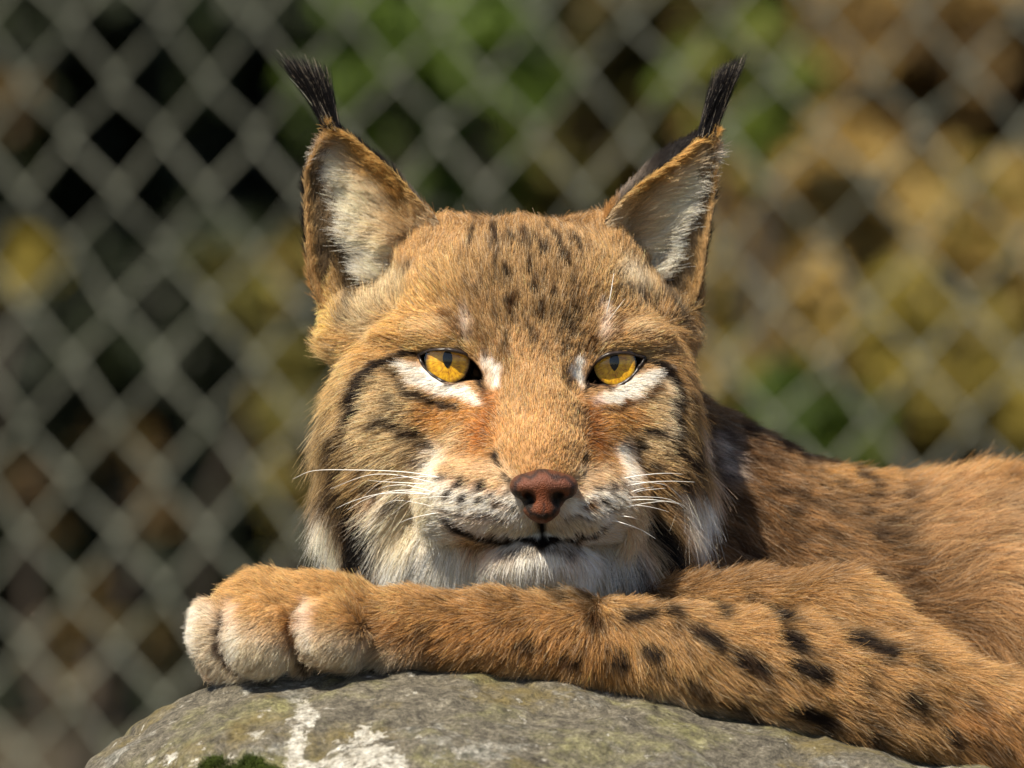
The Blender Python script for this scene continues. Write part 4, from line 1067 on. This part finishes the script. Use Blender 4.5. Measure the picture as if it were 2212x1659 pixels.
EAR_L = dict(inner=[(960, 520), (944, 472), (902, 424), (842, 360), (772, 300), (716, 266)], outer=[(700, 690), (664, 605), (655, 520), (652, 430), (660, 350), (702, 268)], yi=[36, 34, 33, 34, 36, 38], yo=[50, 48, 46, 45, 42, 39], depth=.30, backv=(0, .006, .0), sgn=-1)
EAR_R = dict(inner=[(1298, 520), (1312, 468), (1352, 418), (1420, 366), (1490, 312), (1543, 284)], outer=[(1496, 690), (1522, 605), (1534, 520), (1548, 430), (1554, 350), (1552, 286)], yi=[38, 36, 35, 36, 38, 39], yo=[52, 50, 48, 47, 44, 40], depth=.30, backv=(-.009, .010, .0065), sgn=1)
ear_meshes = []
ear_cols = []
for E in (EAR_L, EAR_R):
    Fv, Bv, v, f, (n1, n2) = ear(E['inner'], E['outer'], E['yi'], E['yo'], E['depth'], E['backv'], 0)
    sg = E['sgn']
    nf = grid_normals(Fv, 1.0); nf *= np.where(nf[..., 1:2].mean() < 0, 1, -1)
    nb_ = grid_normals(Bv, 1.0); nb_ *= np.where(nb_[..., 1:2].mean() > 0, 1, -1)
    m = 62000
    t = rng.random(m) ** 1.35; s = rng.random(m)
    p = bil(Fv, t, s); n = bil(nf, t, s); n /= np.linalg.norm(n, axis=1)[:, None]
    ws = vnoise(p, 90.0)[:, 0] * .07
    ss = s + ws
    rimi = np.clip((0.20 - .05 * t - ss) / .08 + .5, 0, 1); rimo = np.clip((s - .94) / .04 + .5, 0, 1); rimt = np.clip((t - .86) / .08 + .5, 0, 1)
    rim = np.maximum(np.maximum(rimi, rimo), rimt)
    mid = np.clip((.56 + .10 * t - ss) / .14 + .5, 0, 1) * (1 - rim)
    tan = np.array(lin((194, 150, 94))); ctan = np.array(lin((206, 188, 158))); crm = np.array(lin((240, 234, 220))); drk = np.array(lin((122, 102, 80)))
    low = np.clip((.45 - t) / .3, 0, 1)[:, None]
    rcol = tan * (1 - low * rimi[:, None]) + ctan * low * rimi[:, None]
    rcol = rcol * (1 - rimo[:, None]) + np.array(lin((190, 154, 112))) * rimo[:, None]
    xx = np.clip((ss - .24) / .28, 0, 1)[:, None]
    mcol = ctan * (1 - xx) + crm * xx
    drk = drk * np.ones((m, 1)); dd = np.exp(-((t - .16) / .13) ** 2 - ((ss - .66) / .16) ** 2)[:, None]; drk = drk * (1 - .8 * dd)  # dd: shade of the low ear hollow put into the hair colour
    col = drk * np.ones((m, 1)); col = col * (1 - mid[:, None]) + mcol * mid[:, None]; col = col * (1 - rim[:, None]) + rcol * rim[:, None]
    upd = np.clip((t - .62) / .2, 0, 1)[:, None] * (1 - rim[:, None]); col = col * (1 - .35 * upd) + np.array(lin((110, 92, 70))) * .35 * upd  # upd: shading of the upper cup mixed into the hair colour
    g = np.zeros((m, 3)); g[:, 0] = sg * (1.0 * mid + .2 * rim); g[:, 2] = .35 * mid + .9 * rim + .5 * (1 - mid) * (1 - rim) - .15 * mid * (t < .25); g[:, 1] = -.25 * mid
    ln = 4.2 * rim + (12 - 6 * t) * mid + 6 * (1 - mid) * (1 - rim)
    keep = rng.random(m) < (0.55 * rim + .8 * mid + .45 * (1 - mid) * (1 - rim) + .1)
    keep &= HF.sample(p) > -0.002
    pts = grow(p[keep], n[keep], g[keep], ln[keep], (24 * rim + 30 * mid + 30 * (1 - mid) * (1 - rim))[keep], 1.0, .12, .06, 6, 3.5)
    cl = shade(col[keep], 6, .62, 1.1, .2)
    # back of the ear
    mb = 26000; t2 = rng.random(mb); s2 = rng.random(mb); p2 = bil(Bv, t2, s2); n2_ = bil(nb_, t2, s2); n2_ /= np.linalg.norm(n2_, axis=1)[:, None]
    bk = np.array(lin((34, 28, 26))); bg_ = np.array(lin((168, 150, 132))); bt = np.array(lin((170, 120, 74)))
    gp = np.exp(-((t2 - .40) / .13) ** 2 - ((s2 - .3) / .3) ** 2)[:, None]; lo = np.clip((.30 - t2) / .12 + .5, 0, 1)[:, None]
    c2 = bk * (1 - gp) + bg_ * gp; c2 = c2 * (1 - lo) + bt * lo
    g2 = np.zeros((mb, 3)); g2[:, 2] = 1; g2[:, 0] = sg * .3
    pts2 = grow(p2, n2_, g2, np.full(mb, 4.0), np.full(mb, 26.), 1, .12, 0, 6, 3)
    curves_obj('ear_fur', np.concatenate([pts, pts2]), np.concatenate([cl, shade(c2, 6, .5, 1.1, .2)]), .115, .035, mhair, lynx)
    ear_meshes.append((v, f))
    vc = np.tile(np.array(lin((96, 74, 54))), (len(v), 1)); vc[n1 * n2:] = lin((60, 48, 40)); ear_cols.append(vc)

def tuft(base_u, base_v, y, tips, count, bw):
    """pencil of stiff black hairs at the tip of an ear"""
    (tu0, tv0), (tu1, tv1) = tips
    r = rng.random(count); off = rng.normal(0, 1, (count, 2)) * .32
    b = np.stack([P(base_u + bw * (r[i] - .5) * 2 + off[i, 0] * 6, base_v + 10 * rng.random() + (r[i] - .5) * 10, y + off[i, 1] * 3) for i in range(count)])
    l = rng.beta(3.6, 1.2, count) * 1.06
    w = np.clip(r + rng.normal(0, .16, count), -.15, 1.15)
    tip = np.stack([P(tu0 + (tu1 - tu0) * w[i], tv0 + (tv1 - tv0) * w[i], y + 2 + rng.normal(0, 4)) for i in range(count)])
    e = b + (tip - b) * l[:, None]
    side = np.array([(tips[0][0] + tips[1][0]) / 2 - base_u, 0, -((tips[0][1] + tips[1][1]) / 2 - base_v)]); side /= np.linalg.norm(side)
    s = np.linspace(0, 1, 7)[None, :, None]
    bow = (np.linalg.norm(e - b, axis=1) * .06)[:, None, None] * (np.sin(np.pi * s) * np.array([0, 0, 1.0]) * .8)
    pts = b[:, None] + (e - b)[:, None] * s + bow + rng.normal(0, .0005, (count, 1, 3)) * s * s * 2
    c = np.tile(np.array(lin((24, 21, 22))), (count, 1))
    pale = rng.random(count) < .10; c[pale] = lin((150, 138, 122))
    return pts, shade(c, 7, .8, 1.1, .35)
for args in ((712, 266, 38, ((604, 116), (692, 136)), 2000, 17), (1531, 284, 39, ((1556, 142), (1610, 118)), 2000, 17)):
    pts, cl = tuft(*args)
    o = curves_obj('ear_tuft', pts, cl, .095, .025, mhair, lynx)
    o['label'] = 'black tuft of long stiff hairs on the ear tip'

# ---- one skin mesh: head, ears, neck, trunk and foreleg
vs = [hv, bv]; fs = [hq, bq + len(hv)]; cs = [hc.at(hv) * .75]
sa = split_arm(bv)
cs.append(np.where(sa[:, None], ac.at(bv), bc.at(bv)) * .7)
off = len(hv) + len(bv)
for (v, f), c in zip(ear_meshes, ear_cols):
    vs.append(v); fs.append(f + off); cs.append(c); off += len(v)
mesh_obj('body', np.concatenate(vs), np.concatenate(fs), mbody, lynx, col=np.concatenate(cs))

# ---- eyes
def disc_grid(c, r, dome, nr=14, na=48, y=0.0):
    """shallow dome facing the camera side (-y); returns v, f, radius fraction"""
    rr = np.linspace(0, 1, nr)[1:]; th = np.arange(na) / na * 2 * np.pi
    v = [c + np.array([0, -dome, 0])]
    for q in rr:
        for a in th: v.append(c + np.array([r * q * math.cos(a), -dome * (1 - q * q), r * q * math.sin(a)]))
    f = [[0, 1 + (j + 1) % na, 1 + j, 0] for j in range(na)]
    for i in range(len(rr) - 1):
        for j in range(na):
            a = 1 + i * na + j; b = 1 + i * na + (j + 1) % na
            f.append([a, b, b + na, a + na])
    return np.array(v), tri_fix(np.array(f))

def iris_mat():
    m, nt, out = new_mat('golden_iris'); L = nt.links.new
    tc = nt.nodes.new('ShaderNodeTexCoord'); sp = nt.nodes.new('ShaderNodeSeparateXYZ'); L(tc.outputs['Object'], sp.inputs[0])
    at = nt.nodes.new('ShaderNodeMath'); at.operation = 'ARCTAN2'; L(sp.outputs[2], at.inputs[0]); L(sp.outputs[0], at.inputs[1])
    r2 = nt.nodes.new('ShaderNodeVectorMath'); r2.operation = 'LENGTH'
    cmb0 = nt.nodes.new('ShaderNodeCombineXYZ'); L(sp.outputs[0], cmb0.inputs[0]); L(sp.outputs[2], cmb0.inputs[2]); L(cmb0.outputs[0], r2.inputs[0])
    cmb = nt.nodes.new('ShaderNodeCombineXYZ'); L(at.outputs[0], cmb.inputs[0]); L(r2.outputs['Value'], cmb.inputs[1])
    sc = nt.nodes.new('ShaderNodeVectorMath'); sc.operation = 'MULTIPLY'; sc.inputs[1].default_value = (9.0, 260.0, 1.0); L(cmb.outputs[0], sc.inputs[0])
    no = N(nt, 'ShaderNodeTexNoise', Scale=1.0, Detail=5.0, Roughness=.65); L(sc.outputs[0], no.inputs[0])
    n2 = N(nt, 'ShaderNodeTexNoise', Scale=520.0, Detail=3.0); L(tc.outputs['Object'], n2.inputs[0])
    md = nt.nodes.new('ShaderNodeMath'); md.operation = 'ADD'; L(no.outputs[0], md.inputs[0]); L(n2.outputs[0], md.inputs[1])
    cr = nt.nodes.new('ShaderNodeValToRGB')
    for i, (p, c) in enumerate([(.36, (.30, .11, .004)), (.46, (.58, .28, .006)), (.56, (.78, .43, .008)), (.68, (.88, .58, .03))]):
        e = cr.color_ramp.elements[i] if i < 2 else cr.color_ramp.elements.new(p); e.position = p; e.color = (*c, 1)
    hf = nt.nodes.new('ShaderNodeMath'); hf.operation = 'MULTIPLY'; hf.inputs[1].default_value = .5; L(md.outputs[0], hf.inputs[0]); L(hf.outputs[0], cr.inputs[0])
    rr = N(nt, 'ShaderNodeMapRange'); rr.inputs[1].default_value = .0076; rr.inputs[2].default_value = .0094; rr.inputs[3].default_value = 1; rr.inputs[4].default_value = .12
    L(r2.outputs['Value'], rr.inputs[0])
    mx = N(nt, 'ShaderNodeMix', data_type='RGBA', blend_type='MULTIPLY'); mx.inputs[0].default_value = 1; L(cr.outputs[0], mx.inputs[6]); L(rr.outputs[0], mx.inputs[7])
    b = nt.nodes.new('ShaderNodeBsdfPrincipled'); b.inputs['Roughness'].default_value = .45; L(mx.outputs[2], b.inputs['Base Color'])
    bp = N(nt, 'ShaderNodeBump', Strength=.6, Distance=.0004); L(no.outputs[0], bp.inputs['Height']); L(bp.outputs[0], b.inputs['Normal'])
    L(b.outputs[0], out.inputs[0]); return m
def cornea_mat():
    m, nt, out = new_mat('cornea'); L = nt.links.new
    tr = nt.nodes.new('ShaderNodeBsdfTransparent'); gl = nt.nodes.new('ShaderNodeBsdfGlossy'); gl.inputs['Roughness'].default_value = .03
    fr = nt.nodes.new('ShaderNodeFresnel'); fr.inputs['IOR'].default_value = 1.55
    mx = nt.nodes.new('ShaderNodeMixShader'); L(fr.outputs[0], mx.inputs[0]); L(tr.outputs[0], mx.inputs[1]); L(gl.outputs[0], mx.inputs[2]); L(mx.outputs[0], out.inputs[0])
    return m
MI, MC = iris_mat(), cornea_mat()
MP = principled('pupil_black', (.004, .004, .005), .4, spec=.2)
MS = principled('eye_dark_rim', (.012, .008, .006), .25, spec=.5)
ML = principled('eyelid_skin', (.022, .014, .011), .38, .3, 600, .0002, spec=.5)

def build_eye(label, iu, iv, ir, poly, pw, ph, yb):
    R = 11.6
    yc = yb + R
    c = P(iu, iv + 4, yc)
    root = empty('eye', P(iu, iv, yb) - np.array(lynx.location)); root.parent = lynx; root['label'] = label
    # eyeball
    v = []; nl, na = 20, 32
    for i in range(nl + 1):
        a = math.pi * i / nl
        for j in range(na):
            b = 2 * math.pi * j / na
            v.append(c + R / 1000 * np.array([math.sin(a) * math.cos(b), -math.cos(a) * .97 if math.cos(a) < 0 else -math.cos(a) * .80, math.sin(a) * math.sin(b)]))
    f = [[i * na + j, i * na + (j + 1) % na, (i + 1) * na + (j + 1) % na, (i + 1) * na + j] for i in range(nl) for j in range(na)]
    mesh_obj('eyeball', v, f, MS, root)
    ci = P(iu, iv, 0); ci[1] = c[1] - R / 1000 * .80 - 0.0001
    v, f = disc_grid(ci, ir * S, 0.0005)
    o = mesh_obj('iris', v - ci, f, MI); o.parent = root; o.location = ci - wloc(root)
    # pupil: upright, pointed below
    pts = []
    for i in range(40):
        a = 2 * math.pi * i / 40; x = math.cos(a); z = math.sin(a)
        w = pw * (1 - .35 * abs(z) ** 3)
        pts.append((ci[0] + x * abs(x) ** .25 * w * S, ci[1] - .0007, ci[2] + .0013 + z * ph * S))
    v = np.array([[ci[0], ci[1] - .0009, ci[2] + .0013]] + pts); f = np.array([[0, 1 + (i + 1) % 40, 1 + i, 0] for i in range(40)])
    mesh_obj('pupil', v, tri_fix(f), MP, root)
    v, f = disc_grid(ci + np.array([0, -.0002, 0]), ir * S * 1.06, .0028, 16, 48)
    mesh_obj('cornea', v, f, MC, root)
    # eyelid rim: a moist dark band round the opening
    poly = spline(poly + poly[:2], 120)[:-1]
    k = len(poly); cu, cv = poly[:, 0].mean(), poly[:, 1].mean()
    ring = []
    for (a, b) in poly:
        d = np.array([a - cu, b - cv]); d /= np.linalg.norm(d)
        yf = head_front(a + d[0] * 9, b + d[1] * 9)
        x0 = P(a, b, 0); rr = math.hypot(x0[0] - c[0], x0[2] - c[2]) * 1000
        ye = yc - math.sqrt(max((R + .3) ** 2 - min(rr, R) ** 2, 4)) * .80 - 1.0
        yf = min(max(yf, ye - 3.0), ye + 3.0)
        row = [P(a - d[0] * 3.5, b - d[1] * 3.5, ye + 3.0), P(a - d[0] * 3.0, b - d[1] * 3.0, ye + .4), P(a, b, min(ye, yf) - .6 - 3.2 * max(-d[1], 0) ** .5), P(a + d[0] * 5, b + d[1] * 5, yf - .5 - 2.8 * max(-d[1], 0) ** .5), P(a + d[0] * 10, b + d[1] * 10, yf + 1.5)]
        ring.append(row)
    ring = np.array(ring)
    for q in range(3):   # even out
        ring[:, :, 1] = (np.roll(ring[:, :, 1], 1, 0) + 2 * ring[:, :, 1] + np.roll(ring[:, :, 1], -1, 0)) / 4
    v = ring.reshape(-1, 3); f = []
    for i in range(k):
        for j in range(4):
            a = i * 5 + j; b = ((i + 1) % k) * 5 + j; f.append([a, b, b + 1, a + 1])
    mesh_obj('eyelid', v, f, ML, root)
fl = head_front(965, 842); fr_ = head_front(1327, 850); pass
build_eye('golden eye on the sunlit side of the face', 967, 781, 47.5, EYE_L, 10.5, 21, fl + 1.2)
build_eye('golden eye on the shaded side of the face', 1327, 787, 45, EYE_R, 10.5, 21, fr_ + 3.0)

# ---- nose leather
def build_nose():
    yb = head_front(1173, 1012)
    f = Field(P(1090, 1130, yb - 22), P(1258, 1005, yb + 18), 0.00055)
    c = lambda u, v, y: P(u, v, yb + y)
    f.ell(c(1146, 1044, 0), (9.5, 9.0, 5.2), .002, rot=-7); f.ell(c(1202, 1044, 0), (9.5, 9.0, 5.2), .004, rot=7); f.ell(c(1174, 1040, 0), (8, 9.2, 4.6), .004)
    f.ell(c(1121, 1050, 1.5), (4.2, 6.5, 4.6), .003, rot=-20); f.ell(c(1228, 1050, 1.5), (4.0, 6.5, 4.6), .003, rot=20)
    f.cone(c(1172, 1050, -2.5), c(1169, 1095, -2.0), 6.4, 6.2, .003)
    f.ell(c(1169, 1098, 0), (8.4, 7, 4.0), .003)
    f.ell(c(1173, 1070, 5), (10, 6, 7), .003)
    f.ell(c(1141, 1073, -8.5), (3.3, 8.5, 2.6), .0012, 's', 25); f.ell(c(1207, 1073, -8.5), (3.2, 8.5, 2.6), .0012, 's', -25)
    f.ell(c(1126, 1078, -5), (3.2, 6, 1.3), .001, 's', 18); f.ell(c(1222, 1077, -5), (3.2, 6, 1.3), .001, 's', -18)
    f.cone(c(1172, 1076, -9.9), c(1168, 1118, -8.2), .25, .8, .001, 's')
    v, q, n = f.nets()
    nc = Coat(1080, 995, 1266, 1140, 0, (92, 54, 34), 5); s_ = nc.st; nc.U -= 0
    s_((106, 62, 46), [(1120, 1042), (1174, 1036), (1228, 1042)], 10, 12, .8)
    s_((104, 52, 25), [(1172, 1065), (1170, 1100)], 18, 12, .8)
    s_((40, 28, 26), [(1104, 1062), (1106, 1042), (1124, 1026), (1174, 1018), (1222, 1026), (1242, 1042), (1244, 1060)], 5, 6, .95)
    s_((22, 15, 13), [(1106, 1068), (1130, 1080), (1140, 1100), (1168, 1114), (1196, 1102), (1212, 1084), (1242, 1066)], 5, 5, 1)
    s_((14, 9, 8), [(1139, 1073)], 13, 5, 1); s_((14, 9, 8), [(1208, 1073)], 13, 5, 1); s_((30, 18, 14), [(1172, 1080), (1168, 1116)], 2.5, 3, .9)
    m = principled('nose_leather', (.2, .1, .06), .5, .25, 1400, .0008, attr='col', spec=.3)
    vc_ = nc.at(v); v[:, 0] = P(1174, 0, 0)[0] + (v[:, 0] - P(1174, 0, 0)[0]) * .93
    o = mesh_obj('nose', v, q, m, lynx, col=vc_); o['label'] = 'bare reddish brown nose with dark edges'
build_nose()

# ---- whiskers
MW = principled('whisker', (.85, .83, .78), .35)
WH = [
    [(959, 1031), (875, 1018), (761, 1014), (679, 1016), (634, 1034)], [(957, 1046), (888, 1030), (837, 1023), (786, 1028), (715, 1055)], [(949, 1064), (888, 1048), (850, 1047), (812, 1056)],
    [(952, 1067), (863, 1063), (812, 1067), (761, 1082), (728, 1097)], [(972, 1102), (926, 1109), (888, 1118), (863, 1128)], [(934, 1046), (880, 1042), (837, 1040), (797, 1037)], [(950, 1072), (890, 1060), (840, 1061), (790, 1078), (752, 1100)],
    [(1333, 1034), (1384, 1025), (1435, 1021), (1473, 1023)], [(1348, 1048), (1397, 1040), (1448, 1038), (1499, 1040)], [(1353, 1064), (1379, 1055), (1410, 1050)], [(1351, 1069), (1384, 1058), (1435, 1053)], [(1348, 1079), (1397, 1077), (1435, 1081), (1466, 1087)],
    [(1343, 1090), (1379, 1090), (1410, 1095), (1443, 1104)], [(1313, 1119), (1346, 1128), (1384, 1143), (1415, 1162)], [(1325, 1110), (1358, 1114), (1379, 1121)], [(1287, 1139), (1300, 1150)], [(1292, 1163), (1320, 1184)],
    [(1308, 690), (1318, 640), (1326, 590)], [(1312, 695), (1335, 665), (1350, 645)],
]
for side, root_spots in ((-1, [(968, 1030), (976, 1066), (1004, 1072), (964, 1100)]), (1, [(1336, 1040), (1332, 1073), (1328, 1098)])):
    for (a, b) in root_spots:
        ln_ = rng.uniform(120, 190); dr = rng.uniform(-.10, .16)
        WH.append([(a, b), (a + side * ln_ * .4, b + ln_ * (dr - .16) * .4), (a + side * ln_ * .75, b + ln_ * (dr - .08) * .75), (a + side * ln_, b + ln_ * (dr + .10))])
for wi, w in enumerate(WH):
    y0 = head_front(*w[0]); k = len(w); pts = []
    for i, (a, b) in enumerate(w):
        out = min(head_front(a, b), y0 + 30) - 11
        pts.append(P(a, b, y0 + 1.5 if i == 0 else min(y0 + 4 * i, max(out, y0 - 3))))
    sp_ = spline(pts, 28); v, f = tube(sp_, np.linspace(.27, .05, 28) / 1000 * (1 if wi < 18 else .6), 5)
    mesh_obj('whisker', v, tri_fix(f), MW, lynx)
